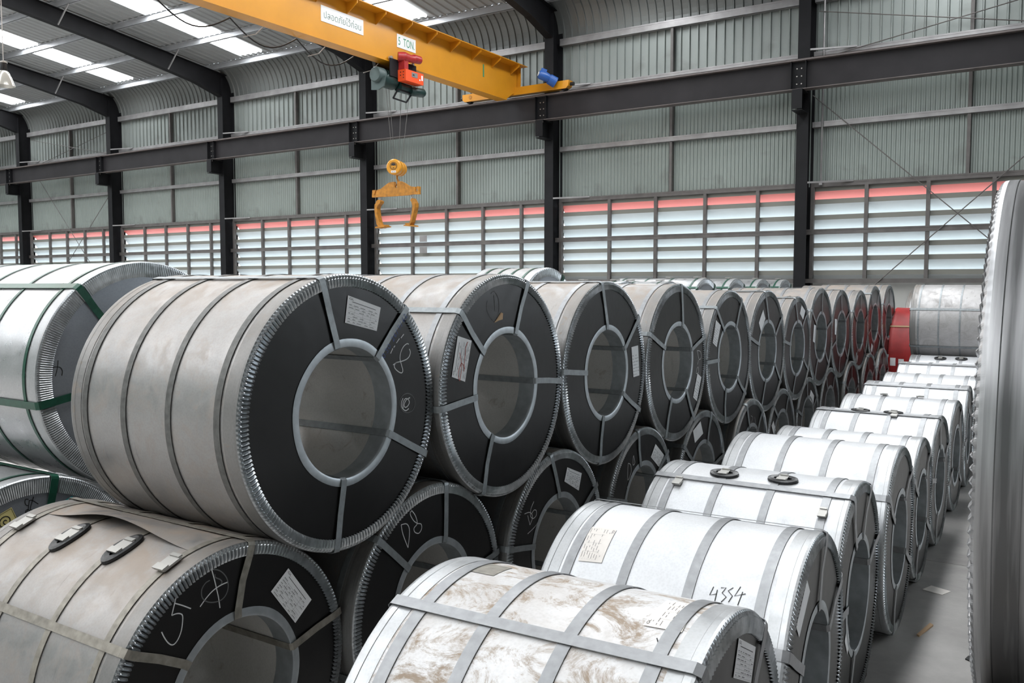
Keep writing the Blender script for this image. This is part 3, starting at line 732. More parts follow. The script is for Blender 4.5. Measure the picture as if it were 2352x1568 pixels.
def coil(name, x, y, zc, r, yaw=0., L=1.0, straps=(), label='', cat='steel coil', group=None, wrap='zinc', hoop='strap_dark', strap='strap', face='black',
         nf=200, sub=4, amp=.0065, rimw=.048, rh=.262, rwid=.030, seg=96, hoops=True, marks=(), labels=(), wlabels=(), side_marks=(), axial=True, pads=(), buckles=(), ldet=2, rim_amp=None, hw=.030, sw=.030, backrim=False, chalkw=.0042, seam=None, padx=False, rimm='rim', sleeve='sleeve'):
    t = thing(name, (x, y, zc - r), label, cat, group, yaw)
    def part(mb, nm, mat, parent=t, smooth=False, fix=True): return up(mb, r).build(nm, mat, parent, smooth, fix)
    # wrapping sheet (barrel and rear face)
    part(lathe([(-.004, rh+.004), (-.004, r-.02), (-.004, r-.001), (-.02, r), (-L+.02, r), (-L+.003, r-.001), (-L+.003, rh+.004)], seg), 'sheet_wrap', wrap, smooth=True)
    # bore
    part(lathe([(-.003, rh+.0035), (-.003, rh), (-L*.33, rh-.001), (-L*.66, rh+.001), (-L+.001, rh), (-L+.001, rh+.0035)], 64), 'bore_lining', 'zinc_bore', smooth=True)
    # face cover
    part(lathe([(-.0035, rh+.002), (.0008, rh+.002), (.0008, r-.02), (-.0035, r-.02)], seg), 'face_cover', face)
    # rims
    def two(o, N_):
        o.data.materials.append(M[sleeve]); o.data.polygons.foreach_set('material_index', [1 if i < 4*N_ else 0 for i in range(len(o.data.polygons))])
    two(part(rim_mesh(r, nf, sub, amp, rimw, 1), 'crimped_rim', rimm, smooth=False), nf*sub)
    bk = rim_mesh(r, nf if backrim else 60, sub if backrim else 2, amp if backrim else .001, rimw, -1); bk.v = [(a-L, b, c) for a, b, c in bk.v]
    two(part(bk, 'crimped_rim', rimm), nf*sub if backrim else 120)
    # core ring, slightly buckled
    n = 72; ph = random.random()*6; rows = []
    for q, xx, a in ((rwid, .003, 1), (.006, .006, .6), (-.002, .003, .3), (-.003, -.05, 0), (-.002, -.09, 0)):
        rows.append([(xx, (rh+q+a*.0025*math.sin(5*2*PI*k/n+ph)*math.sin(2*2*PI*k/n))*math.cos(2*PI*k/n), (rh+q+a*.0025*math.sin(5*2*PI*k/n+ph)*math.sin(2*2*PI*k/n))*math.sin(2*PI*k/n)) for k in range(n)])
    part(MB().grid(rows, closed_u=True), 'core_ring', 'ring', smooth=True)
    # hoop straps round the barrel
    if hoops:
        for i, xx in enumerate((-.085-hw/2, -.085-hw-(L-.2)*.32, -.085-hw-(L-.2)*.66, -L+.10)):
            part(lathe([(xx-hw/2, r+.0025), (xx-hw/2, r+.0045), (xx+hw/2, r+.0045), (xx+hw/2, r+.0025)], seg), 'hoop_strap', hoop)
    # straps through the eye
    for s in straps:
        to, ti = math.radians(s[0]), math.radians(s[1])
        h = .0095
        ro, ri = r + h, rh - .006
        pth = [(-L-.010, ri+.03, ti), (-L-.010, (ro+ri)/2, (to+ti)/2), (-L-.010, ro-.01, to), (-L, ro, to)]
        if axial: pth += [(-L*.66, ro-.001, to), (-L*.33, ro-.001, to)]
        pth += [(-.01, ro, to), (.010, ro-.008, to), (.0125, ro-.02, to), (.0125, r-rimw, to+(ti-to)*.1), (.008, (r+rh)/2, (to+ti)/2), (.010, rh+rwid, ti), (.010, rh+.002, ti), (-.002, ri, ti), (-L*.5, ri, ti), (-L+.01, ri, ti)]
        part(ribbon_loop(pth, sw, .0016), 'eye_strap', strap)
    F = lambda lift: (lambda u, v: (lift, u, v + r))
    if marks:
        for col, strokes in marks:
            for st in strokes:
                mb = MB(); stroke_rib(mb, smooth_pts(st), chalkw, F(.0018))
                mb.build('chalk_stroke' if 'chalk' in col else 'pen_stroke', col, t, fix=False)
    for q in labels: paper_label(t, q, F(.0035), F(.0042), detail=ldet)
    for q, m, d in wlabels:     # on the barrel, corners (s, theta deg)
        fn = lambda lift: (lambda u, v: (u, (r+lift)*math.cos(math.radians(v)), (r+lift)*math.sin(math.radians(v)) + r))
        paper_label(t, q, fn(.003), fn(.0036), m, d, 'ink_soft')
    for col, strokes in side_marks:
        mb = MB()
        fn = lambda u, v: (u, (r+.002)*math.cos(v/r), (r+.002)*math.sin(v/r) + r)
        for st in strokes: stroke_rib(mb, [(a, math.radians(b)*r) for a, b in st], .003, fn)
        mb.build('pen_writing', col, t, fix=False)
    for xx, th in pads:          # black plastic guard under the buckle
        f = cyl_map(r, .004, xx, math.radians(th)); rows = []
        for q, lift in ((1., 0), (.97, .010), (.80, .013), (.62, .010), (.60, 0.)):
            a_, b_ = .085*q*(1 if q > .7 else .95), .046*(q if q > .7 else q*.55)
            if padx: a_, b_ = b_, a_*.85
            rows.append([f(a_*math.cos(2*PI*k/24), b_*math.sin(2*PI*k/24), lift) for k in range(24)])
        p = part(MB().grid(rows, closed_u=True), 'buckle_pad', 'plastic')
    for xx, th, ww in buckles:
        f = cyl_map(r, .006, xx, math.radians(th)); mb = MB()
        for u0, u1, v0, v1, l0, l1 in ((-.028, .028, -.022, .022, .004, .012), (-.034, -.022, -.019, .019, .010, .016), (.010, .030, -.024, .020, .011, .016)):
            vs_ = [f(u*ww, v*ww, l) for l in (l0, l1) for u, v in ((u0, v0), (u1, v0), (u1, v1), (u0, v1))]
            mb.add(vs_, [(0,3,2,1),(4,5,6,7),(0,1,5,4),(1,2,6,5),(2,3,7,6),(3,0,4,7)])
        part(mb, 'buckle', 'buckle')
    if seam:                     # outer sheet edge, lifted where it gapes
        th0, th1, gap = seam; rows = []
        for j in range(9):
            tt = math.radians(th0 + (th1-th0)*j/8)
            rows.append([(-.10 - (L-.2)*i/24, (r+.0012+(gap*math.sin(PI*i/24)**2*(j/8)**2))*math.cos(tt - (.03*math.sin(PI*i/24)*(gap > .004))*(j/8)), (r+.0012+(gap*math.sin(PI*i/24)**2*(j/8)**2))*math.sin(tt - (.03*math.sin(PI*i/24)*(gap > .004))*(j/8))) for i in range(25)])
        part(MB().grid(rows), 'sheet_overlap', wrap, smooth=True)
    return t

WR={
 'A0':[[(0.376,0.248),(0.364,0.251),(0.341,0.24),(0.323,0.217),(0.317,0.191),(0.325,0.167),(0.335,0.14),(0.328,0.129),(0.31,0.134),(0.287,0.149),(0.28,0.163),(0.293,0.175),(0.325,0.178),(0.358,0.184),(0.379,0.196),(0.386,0.214),(0.379,0.228)],[(0.272,0.167),(0.296,0.177)],[(0.344,0.293),(0.324,0.277)],[(0.315,0.276),(0.295,0.258)],[(0.286,0.247),(0.277,0.24)],[(0.272,0.237),(0.257,0.216)],[(0.335,0.02),(0.324,0.0),(0.329,-0.021),(0.352,-0.036),(0.373,-0.029)],[(0.382,0.017),(0.358,0.011),(0.343,-0.006),(0.346,-0.02),(0.361,-0.02),(0.376,-0.006),(0.37,0.01),(0.35,0.016),(0.335,-0.001),(0.336,-0.024)],[(0.415,-0.011),(0.412,-0.023),(0.405,-0.034),(0.394,-0.042),(0.379,-0.046),(0.364,-0.046),(0.348,-0.042),(0.334,-0.035),(0.323,-0.024),(0.317,-0.012),(0.314,0.001),(0.317,0.014),(0.324,0.024),(0.335,0.032),(0.349,0.036),(0.365,0.037),(0.38,0.033),(0.394,0.026),(0.406,0.015),(0.413,0.003),(0.415,-0.011)]],
 'B0':[[(-0.246,0.41),(-0.255,0.382),(-0.264,0.355)],[(-0.264,0.355),(-0.246,0.355),(-0.231,0.35),(-0.223,0.34),(-0.224,0.317),(-0.23,0.29),(-0.242,0.268),(-0.255,0.257),(-0.267,0.257),(-0.281,0.27),(-0.294,0.292),(-0.303,0.313)],[(-0.25,0.391),(-0.222,0.375),(-0.19,0.354)],[(-0.112,0.428),(-0.129,0.424),(-0.144,0.409),(-0.147,0.39),(-0.141,0.372),(-0.121,0.355),(-0.093,0.346),(-0.064,0.346),(-0.044,0.361),(-0.036,0.386),(-0.042,0.416),(-0.062,0.443),(-0.086,0.458),(-0.111,0.462),(-0.142,0.451)],[(-0.104,0.465),(-0.093,0.424),(-0.085,0.389),(-0.078,0.357),(-0.073,0.319)],[(-0.154,0.349),(-0.127,0.372),(-0.099,0.389),(-0.067,0.398),(-0.039,0.4)],[(-0.09,0.443),(-0.089,0.432),(-0.07,0.419),(-0.062,0.408),(-0.068,0.4)]],
 'B1':[[(-0.225,0.4),(-0.213,0.355),(-0.18,0.288)],[(-0.225,0.4),(-0.186,0.394),(-0.169,0.358),(-0.18,0.288)],[(-0.153,0.446),(-0.164,0.434),(-0.143,0.401),(-0.116,0.381),(-0.089,0.371),(-0.086,0.349),(-0.106,0.334),(-0.133,0.346),(-0.138,0.365),(-0.116,0.381),(-0.129,0.419),(-0.153,0.446)]],
 'B2':[[(-0.325,0.234),(-0.302,0.178)],[(-0.356,0.249),(-0.302,0.245),(-0.275,0.214),(-0.302,0.178)],[(-0.262,0.295),(-0.292,0.262),(-0.296,0.225),(-0.27,0.205),(-0.238,0.215),(-0.238,0.24),(-0.262,0.248),(-0.288,0.232)],[(-0.189,0.212),(-0.238,0.163),(-0.325,0.136)]],
 'B3':[[(-0.224,0.312),(-0.229,0.205),(-0.182,0.243),(-0.188,0.295),(-0.224,0.312)],[(-0.149,0.345),(-0.152,0.289),(-0.124,0.299),(-0.144,0.349)],[(-0.134,0.229),(-0.24,0.157)]],
 'A1':[[(-0.139,0.458),(-0.111,0.467),(-0.078,0.434),(-0.07,0.379),(-0.095,0.325),(-0.136,0.335),(-0.176,0.382),(-0.168,0.422)],[(-0.116,0.449),(-0.103,0.371)]],
 'A3':[[(0.374,0.062),(0.417,-0.008),(0.462,0.008),(0.441,0.049),(0.374,0.062)],[(0.404,-0.011),(0.384,-0.044)],[(0.374,-0.072),(0.36,-0.109),(0.407,-0.103),(0.4,-0.064),(0.374,-0.072)]],
 'B5':[[(-0.027,0.343),(0.029,0.314),(-0.039,0.25),(0.015,0.248)],[(0.083,0.318),(0.125,0.221)]],
 'G0':[[(-0.461,0.104),(-0.465,0.071),(-0.476,0.031)],[(-0.493,0.066),(-0.48,0.074),(-0.452,0.07),(-0.442,0.051),(-0.446,0.031)]],
 'G1':[[(-0.014,0.446),(-0.027,0.449),(-0.031,0.437),(-0.026,0.422),(-0.017,0.418)],[(-0.011,0.442),(-0.015,0.42),(-0.018,0.4),(-0.029,0.388),(-0.028,0.397),(-0.018,0.4),(-0.001,0.382)],[(0.009,0.454),(-0.004,0.417),(-0.007,0.397),(0.016,0.392)],[(-0.012,0.44),(0.002,0.438),(0.029,0.415)]],
}
WS={
 'C1':[[(-0.269,130.29),(-0.275,133.84),(-0.252,132.92)],[(-0.254,131.27),(-0.253,135.82)],[(-0.244,130.18),(-0.227,129.81),(-0.236,132.15),(-0.219,133.45),(-0.232,135.77)],[(-0.204,129.28),(-0.218,130.89),(-0.2,132.62),(-0.208,135.26)],[(-0.181,128.34),(-0.193,132.47),(-0.159,130.86)],[(-0.17,130.27),(-0.176,135.76)]],
 'C0':[[(-0.12,109.95),(-0.11,110.46),(-0.113,111.8),(-0.099,109.26),(-0.098,106.27)],[(-0.108,107.82),(-0.094,106.15),(-0.099,109.26),(-0.088,107.76)],[(-0.13,104.87),(-0.109,108.47)],[(-0.098,104.02),(-0.089,105.34)]],
}


CZ = 1.96
def sh(l, f): return [tuple(p) for p in l]
# --- middle stack, upper row (front to back)
A = [[2.501,-0.504,0.543,-2.384],[3.594,-0.501,0.55,-2.349],[4.693,-0.533,0.55,-2.343],[5.799,-0.554,0.556,-2.336],[6.898,-0.591,0.543,-2.33],[8.0,-0.614,0.559,-2.347],[9.092,-0.656,0.533,-2.359],[10.178,-0.595,0.553,-2.382],[11.275,-0.611,0.544,-2.394],[12.351,-0.616,0.532,-2.38],[13.421,-0.558,0.538,-2.389],[14.527,-0.577,0.568,-2.382]]
AS = [[(105,103),(48.6,50.2),(333.2,333.6),(261.5,262.8)], [(136.7,139.2),(70.3,73.6),(357,359.4),(185.9,186.6),(246.2,240.6)], [(99.5,92.3),(36.6,30.5),(174.6,175.1),(328.6,325.9),(259,258.2)],
      [(86.7,76),(156.1,154.6),(17.2,17.1),(304.4,305.6),(246,244.3)], [(131.2,126),(60.4,60.3),(180.5,181.4),(319.4,315.4),(257.4,250)], [(102.6,90),(34.6,31),(164.5,164.4),(322.8,328),(250,258)],
      [(105.4,96),(44.9,51),(169,169),(329,330),(249.5,257)], [(88,88),(146,146),(18,18),(318,318),(240,240)], [(98,94),(30,34),(196,196),(318,318),(258,258)], [(92,90),(150,150),(22,22),(316,316),(240,240)], [(128,128),(60,60),(196,196),(330,330),(262,262)], [(84,84),(150,150),(12,12),(222,222),(300,300)]]
AL = {0: [[(0.0057,0.4615),(0.1967,0.4095),(0.1706,0.314),(-0.0129,0.355)]], 1: [[(-0.4606,0.0837),(-0.4129,0.2671),(-0.3037,0.2393),(-0.3578,0.051)]], 2: [[(0.3357,0.1352),(0.4376,0.1411),(0.4617,-0.056),(0.3699,-0.0599)]],
      3: [[(0.3817,-0.1099),(0.465,-0.1469),(0.3764,-0.3194),(0.2958,-0.2797)]], 4: [[(-0.3498,0.314),(-0.2366,0.2673),(-0.3252,0.0997),(-0.4154,0.1391)]], 5: [[(-0.1648,0.3872),(-0.0929,0.3042),(-0.2094,0.1821),(-0.2876,0.2716)]],
      6: [[(0.12,0.44),(0.2774,0.378),(0.1969,0.2868),(0.06,0.3553)]], 7: [[(-0.3309,0.1557),(-0.2236,0.1312),(-0.2568,-0.0563),(-0.3634,-0.032)]], 8: [[(-0.3751,0.1966),(-0.27,0.1882),(-0.26,-0.0052),(-0.3546,0.0071)]], 9: [[(-0.2233,-0.279),(-0.10,-0.3415),(-0.16,-0.4358),(-0.2664,-0.3746)]],
      10: [[(-.20,-.28),(-.09,-.33),(-.15,-.42),(-.25,-.37)]]}
ALAB = ['front upper row steel coil with chalk figure 8 and blue pen date on a strap',
 'second upper row steel coil, with red scrawl across its label and a brown paper scrap',
 'third upper row steel coil, scratched black face, label right of the bore',
 'fourth upper row steel coil, with chalk D10 and low label at the right',
 'fifth upper row steel coil, with tall label at the left of the bore',
 'sixth upper row steel coil, with tilted diamond label above left of the bore',
 'seventh upper row steel coil, smaller, with label above right of the bore',
 'upper row steel coil, eighth from the front, with narrow label left of the bore',
 'ninth upper row steel coil, fourth from the far end of its row',
 'third upper row coil from the far end, with low label below the bore',
 'upper row steel coil, second from the far end of its row',
 'upper row steel coil at the far end, nearest to the red coil']
pen = []
u0, v0 = .195, .205                     # handwriting on the strap at upper right
ca, sa = math.cos(math.radians(49)), math.sin(math.radians(49)); px = 0.
for ch in '0.30  26/7/62':
    for st in STROKES.get(ch, []):
        pen.append([(u0 + (px + a*.022)*ca - (b-.5)*.022*sa, v0 + (px + a*.022)*sa + (b-.5)*.022*ca) for a, b in st])
    px += {' ': .010, '.': .008}.get(ch, .0205)
red = [[(-.335,.235),(-.35,.215),(-.36,.16),(-.37,.10)], [(-.40,.19),(-.385,.13),(-.40,.06),(-.41,.10),(-.385,.14),(-.36,.11)]]
for i, (y, z, r, x) in enumerate(A):
    far = i > 5
    mk = []
    if i in (0, 1, 3): mk = [('chalk', WR['A%d' % i])] if i != 1 else [('chalk_faint', WR['A1'])]
    if i == 0: mk = [('chalk', WR['A0'][:8]), ('chalk_faint', WR['A0'][8:])]
    t = coil('steel_coil', x, y, z+CZ, r, 0, 1.0, AS[i], ALAB[i], 'steel coil', 'steel coils of the middle stack, upper row', wrap='zinc', hoop='strap_dark' if i == 0 else 'strap_light', strap='strap',
         nf=200 if i < 9 else 150, sub=4 if not far else 3, marks=mk, labels=AL.get(i, []), ldet=2 if i < 2 else (1 if i < 5 else 0), rimw=.048 if i < 3 else .055, hw=.032)
    if i == 0:
        mb = MB()
        for st in pen: stroke_rib(mb, st, .0022, lambda u, v: (.0142, u, v + r))
        mb.build('pen_writing', 'ink_blue', t, fix=False)['label'] = 'blue handwriting on the strap'
    if i == 1:
        mb = MB()
        for st in red: stroke_rib(mb, smooth_pts(st), .003, lambda u, v: (.0046, u, v + r))
        mb.build('pen_writing', 'ink_red', t, fix=False)['label'] = 'red scrawl on the label'
        q = [(-.115,.315),(-.055,.365),(-.04,.33),(-.075,.325)]
        MB().add([(.003, a, b+r) for a, b in q] + [(.012, -.05, .36+r)], [(0,3,4),(3,2,4),(2,1,4),(0,1,4)]).build('torn_paper', 'kraft', t, fix=False)
# --- middle stack, lower row
B = [[1.993,0.522,-2.445],[3.045,0.53,-2.387],[4.116,0.522,-2.349],[5.223,0.509,-2.342],[6.331,0.497,-2.338],[7.416,0.482,-2.301],[8.536,0.469,-2.35],[9.663,0.474,-2.381],[10.723,0.483,-2.39],[11.821,0.481,-2.364],[12.928,0.495,-2.349],[13.93,0.499,-2.348],[15.122,0.499,-2.382]]
BS = [[(83,90.2),(146.4,141.8),(14,14.8),(220,220),(290,290)], [(80.6,73.3),(135.5,133),(10,10),(200,200),(280,280)], [(100.3,90.3),(169,168.8),(29,26),(240,240),(310,310)], [(100,99.5),(165,165),(35,35),(240,240)],
      [(71.3,71.2),(145.2,146),(10,10),(220,220)], [(110.2,106),(50,50),(200,200)], [(133.5,126),(62,62),(200,200)], [(100,100),(160,160),(30,30)], [(120,120),(60,60),(190,190)], [(95,95),(150,150),(20,20)], [(110,110),(40,40),(180,180)], [(90,90),(150,150),(20,20)], [(100,100),(30,30),(170,170)]]
BL = {0: [[(0.2396,0.3725),(0.355,0.2154),(0.2693,0.1511),(0.1534,0.3086)]], 2: [[(0.0946,0.4136),(0.2669,0.3485),(0.231,0.2535),(0.0619,0.3396)]], 3: [[(0.2036,0.3703),(0.3596,0.2649),(0.2898,0.184),(0.1273,0.2934)]],
      4: [[(-0.0665,0.426),(-0.0067,0.3238),(-0.1785,0.2762),(-0.2214,0.3747)]], 6: [[(-0.2954,0.1944),(-0.2087,0.0932),(-0.279,0.0611),(-0.357,0.1559)]], 7: [[(0.1046,0.328),(0.2543,0.2476),(0.225,0.1441),(0.0447,0.239)]]}
BLAB = ['lower row steel coil in the bottom left corner with chalk 5 and circled cross',
 'lower row steel coil, second from the front, with chalk D8 on its black face', 'lower row steel coil, third from the front, with chalk D6 and creased label',
 'lower row steel coil, fourth from the front, with chalk D9 and tilted label', 'lower row steel coil, fifth from the front, with white label above left of the bore',
 'lower row steel coil, sixth from the front, with faint chalk mark on its face', 'lower row steel coil, seventh from the front, with narrow label at its left',
 'lower row steel coil, eighth from the front, with diamond label at upper right', 'lower row steel coil, ninth from the front',
 'lower row steel coil, fourth from the far end', 'lower row steel coil, third from the far end', 'lower row steel coil, second from the far end', 'lower row steel coil at the far end, beside the red coil']
for i, (y, r, x) in enumerate(B):
    mk = [('chalk', WR['B%d' % i])] if i in (0, 1, 2, 3, 5) else []
    if i == 0: mk = [('chalk', WR['B0'][:3] + WR['B0'][4:6]), ('chalk_faint', [WR['B0'][3], WR['B0'][6]])]
    coil('steel_coil', x, y, r, r, 0, 1.12 if i == 0 else 1.0, BS[i], BLAB[i], 'steel coil', 'steel coils of the middle stack, lower row', wrap='zinc', hoop='strap_tan' if i == 0 else 'strap', strap='strap_tan' if i == 0 else 'strap',
         nf=200 if i < 9 else 150, sub=4 if i < 4 else 3, marks=mk, labels=BL.get(i, []), ldet=2 if i in (0, 2) else (1 if i == 3 else 0), rh=.258 if r > .5 else .245,
         pads=[(-.385, 110.5), (-.70, 111.8)] if i == 0 else (), buckles=[(-.385, 110.5, 1.3), (-.70, 111.8, 1.3), (-.10, 112.2, 1.3), (-1.02, 112, 1.3)] if i == 0 else ([(-.12, 100, 1.), (-.45, 100, 1.)] if i in (1, 2) else ()), seam=(80, 102, .05) if i == 0 else None, chalkw=.004)
# --- single row on the floor at the right
C = [[2.05,-0.686,0.564,0.87,0.042],[3.145,-0.73,0.531,0.914,0.04],[4.196,-0.787,0.521,0.932,0.009],[5.239,-0.771,0.523,0.919,0.008],[6.233,-.787,0.473,0.915,-0.001],[7.191,-0.789,0.485,0.892,-0.015],[8.369,-0.796,0.476,0.915,-0.016],[9.445,-0.798,0.487,0.932,0.02],[10.429,-.801,0.488,0.911,-0.008],[11.455,-0.772,0.51,0.954,0.02],[12.487,-0.791,0.516,0.96,0.019]]
CS = [[(112.5,112.5),(52,50),(190,190),(270,270),(330,330)], [(77,85),(150,150),(28,28),(215,215),(300,300)], [(110.5,112),(65,75),(20,20),(178,178),(250,250)], [(143,145),(40,50),(95,95) if False else (330,330),(250,250)], [(146,146),(50,50),(330,330),(240,240)], [(100,100),(30,30),(170,170),(250,250)],
      [(200,200),(60,60),(320,320)], [(108,108),(40,40),(180,180)], [(200,200),(62,62),(340,340)], [(104,104),(40,40),(190,190)], [(210,210),(60,60),(330,330)]]
CLAB = ['nearest floor row steel coil, smeared with brown dirt, a diagonal strap across its side',
 'second floor row steel coil, with 4394 in pen and a paper label on its side',
 'floor row steel coil, third from the front, with two black buckle pads on top', 'fourth floor row steel coil, clean pale side with no pads on top',
 'floor row steel coil, fifth from the front, low and mostly hidden', 'sixth floor row steel coil, with two black pads and a hanging clip on top',
 'floor row steel coil, seventh from the front', 'floor row steel coil, eighth from the front, with a strap along its top', 'floor row steel coil, ninth from the front',
 'tenth floor row steel coil, second from the far end, with a strap along its top', 'farthest floor row steel coil with two small dark pads, below the big dull coil']
for i, (y, x, r, L, yw) in enumerate(C):
    wl = []; sm = []; lb = []; pd = []; bk = []
    if i == 0:
        wl = [([(-.1805,101.14),(-.1801,83.58),(-.0947,82.2),(-.0815,100.73)], 'paper_old', 2)]; sm = [('ink_black', WS['C0'])]; lb = [[(.09,.49),(.2592,.4042),(.2176,.3195),(.0445,.4036)]]
        lb = [[(.09,.4901),(.2592,.4042),(.2176,.3195),(.0445,.4036)]]
    if i == 1:
        wl = [([(-.6961,110.1),(-.69,128.79),(-.783,129.71),(-.801,110.73)], 'paper_old', 2)]; sm = [('ink_black', WS['C1'])]; lb = [[(-.1816,.429),(-.1291,.3734),(-.2863,.2661),(-.3356,.3179)]]
    if i == 2: pd = [(-.33, 100.7), (-.61, 101.8)]; bk = [(-.33, 100.7, 1.), (-.61, 101.8, 1.), (-.80, 116, .9), (-.10, 125, .8)]; lb = [[(-.2433,-.0565),(-.1883,-.1604),(-.2297,-.2041),(-.2948,-.1213)]]
    if i == 5: pd = [(-.33, 95), (-.57, 95)]; bk = [(-.33, 95, 1.2), (-.57, 95, 1.), (-.31, 104, 1.)]
    if i == 10: pd = [(-.36, 107), (-.60, 108)]; bk = [(-.36, 107, 1.), (-.60, 108, 1.)]
    if i == 6: bk = [(-.3, 88, 1.2), (-.6, 88, 1.2)]
    t = coil('steel_coil', x, y, r, r, yw, L, CS[i], CLAB[i], 'steel coil', 'steel coils of the floor row', wrap='zinc_dirty' if i == 0 else 'zinc_clean', hoop='strap_light' if i else 'strap_light', strap='strap_light',
         nf=200 if i < 8 else 150, sub=4 if i < 4 else 3, labels=lb, wlabels=wl, side_marks=sm, pads=pd, buckles=bk, padx=True, sleeve='sleeve_clean', ldet=2 if i == 0 else 0, hw=.036, sw=.036, rh=.255 if r > .5 else .24, rimw=.06 if i == 0 else .05, seg=128 if i < 4 else 96)
    if i == 0:
        f = lambda u, v: (u, (r+.0015)*math.cos(math.radians(v)), (r+.0015)*math.sin(math.radians(v)) + r)
        rows = [[f(-.775+.10*a/6, 80+11*b/6) for a in range(7)] for b in range(7)]
        MB().grid(rows).build('label_residue', 'strap_tan', t, fix=False)
# timber under the floor row
for i, (y, x, r, L, yw) in enumerate(C[:8]):
    for s in (-1, 1):
        o = MB().box(-L*.5-.42, -L*.5+.42, -.0, .09, 0, .06).build('dunnage', 'wood') if False else None
def wedge(x, y, s, lab):
    o = MB().prism([(0, 0), (.16*s, 0), (.16*s, .085), (.02*s, .012)], lambda u, v, d: (d, u, v), -.09, .09).build('timber_wedge', 'wood')
    o.location = (x, y, 0); tag(o, lab, 'timber', 'timber wedges under the floor row')
ws = ['second', 'third', 'fourth', 'fifth', 'sixth', 'seventh']
for i in range(1, 7):
    y, x, r, L, yw = C[i]; wedge(x-.10, y+.17, 1, 'dark timber wedge behind the right end of the %s floor row coil' % ws[i-1])
# --- left stack with green straps
gs = dict(sleeve='sleeve_clean', wrap='zinc_glossy', hoop='strap_green', strap='strap_green', face='steel_face', amp=.0022, rimw=.075, rh=.30, sw=.036, hw=.022)
G = [(2.69, -.456, .568), (3.87, -.51, .56), (5.06, -.52, .56), (6.30, -.50, .57)]
coil('steel_coil', -3.95, 2.69, -.456+CZ, .568, 0, 1.25, [(128.7,129),(190,190.2),(60,60),(310,310),(250,250)], 'green strapped steel coil at the left edge with plain steel face, upper tier', 'steel coil', 'green strapped coils of the left stack', nf=320, sub=3, marks=[('ink_black', WR['G0'])], seg=128, **gs)
t = coil('steel_coil', -3.95, 2.085, .54, .54, 0, 1.25, [(78.5,78),(150,150),(20,20),(220,220)], 'green strapped steel coil low at the left edge with a yellow arrow sticker', 'steel coil', 'green strapped coils of the left stack', nf=320, sub=3, marks=[('ink_black', WR['G1'])], **gs)
def arrow_sticker(t, r):
    # square pictogram: coiled arrow; corners a (right top) etc. in face coordinates
    o_ = Vector((-.1207, .3297)); e1 = Vector((-.055+.1207, .3557-.3297)).normalized(); e2 = Vector((-e1.y, e1.x)); S = .085
    f = lambda l: (lambda u, v: (l, *(Vector((-.0793, .4249)) * 0 + Vector((-.1235, .375)) + e1*(u*S) + e2*(v*S)) ))
    def P(l, u, v): a = Vector((-.115, .372)) + e1*(u*S) + e2*(v*S); return (l, a.x, a.y + r)
    o = MB().add([P(.0035, u, v) for u, v in ((-.62,-.5),(.5,-.5),(.5,.5),(-.62,.5))], [(0,1,2,3)]).build('label', 'paper_yellow', t, fix=False); o['label'] = 'yellow sticker with a coiled arrow'
    mb = MB()
    for a, b in (((-.57,-.45),(.45,-.45)), ((.45,-.45),(.45,.45)), ((.45,.45),(-.57,.45)), ((-.57,.45),(-.57,-.45))): stroke_rib(mb, [a, b], .025, lambda u, v: P(.0042, u, v))
    sp = [((.04+.05*k/4)*math.cos(-k*PI/8*1.)-.05, (.04+.05*k/4)*math.sin(-k*PI/8)) for k in range(0, 26)]
    sp = [((.03+.0125*k)*math.cos(k*PI/8)-.05, (.03+.0125*k)*math.sin(k*PI/8)-.02) for k in range(0, 27)]
    stroke_rib(mb, sp[::-1], .055, lambda u, v: P(.0042, u, v))
    e = sp[-1]; mb.add([P(.0042, e[0]-.09, e[1]-.03), P(.0042, e[0]+.10, e[1]+.0), P(.0042, e[0]-.02, e[1]+.15)], [(0,1,2)])
    mb.build('print', 'ink_black', o, fix=False)
arrow_sticker(t, .54)
MB().add([(.0035, a, b+.54) for a, b in ((.13,.40),(.19,.42),(.20,.36),(.14,.34))], [(0,1,2,3)]).build('label', 'paper_teal', t, fix=False)['label'] = 'teal label'
# more of the left stack seen over the middle stack
gy = [(3.88, .555, 0), (5.05, .555, 0), (8.35, .555, .0), (9.55, .575, .0), (10.75, .585, 0.), (11.97, .595, 0), (13.20, .60, 0), (14.42, .60, 0)]
gl = ['green strapped coil of the left stack hidden behind the second upper coil', 'green strapped coil of the left stack hidden behind the third upper coil', 'left stack coil showing a thin bright top above the third upper row coil',
      'left stack coil showing a thin bright top above the fourth upper coil', 'green strapped coil top, leftmost of four arcs peeking over the fifth upper coil', 'green strapped coil top, second from left of four arcs peeking over the row',
      'green strapped coil top, third from left of four arcs peeking over the row', 'green strapped coil top, rightmost of four arcs, beside the dark column']
rest = []
for (y, r, dz), lab in zip(gy, gl):
    c = coil('steel_coil', -3.95, y, CZ+.078-r if y > 10 else CZ+.035-r, r, 0, 1.2, [(128,128),(60,60),(200,200),(300,300)], lab, 'steel coil', 'green strapped coils of the left stack', nf=120, sub=2, buckles=[(-.12, 92, 1.6), (-.5, 92, 1.6)], **gs)
    rest.append((y, r, (CZ+.078-r if y > 10 else CZ+.035-r)))
coil('steel_coil', -3.88, 6.62, CZ+.145-.50, .50, 0, .62, [(150,150),(60,60),(200,200),(300,300)], 'small brownish coil top with green strap peeking over the stacks', 'steel coil', 'green strapped coils of the left stack', nf=100, sub=2, **{**gs, 'wrap': 'zinc_dull'})
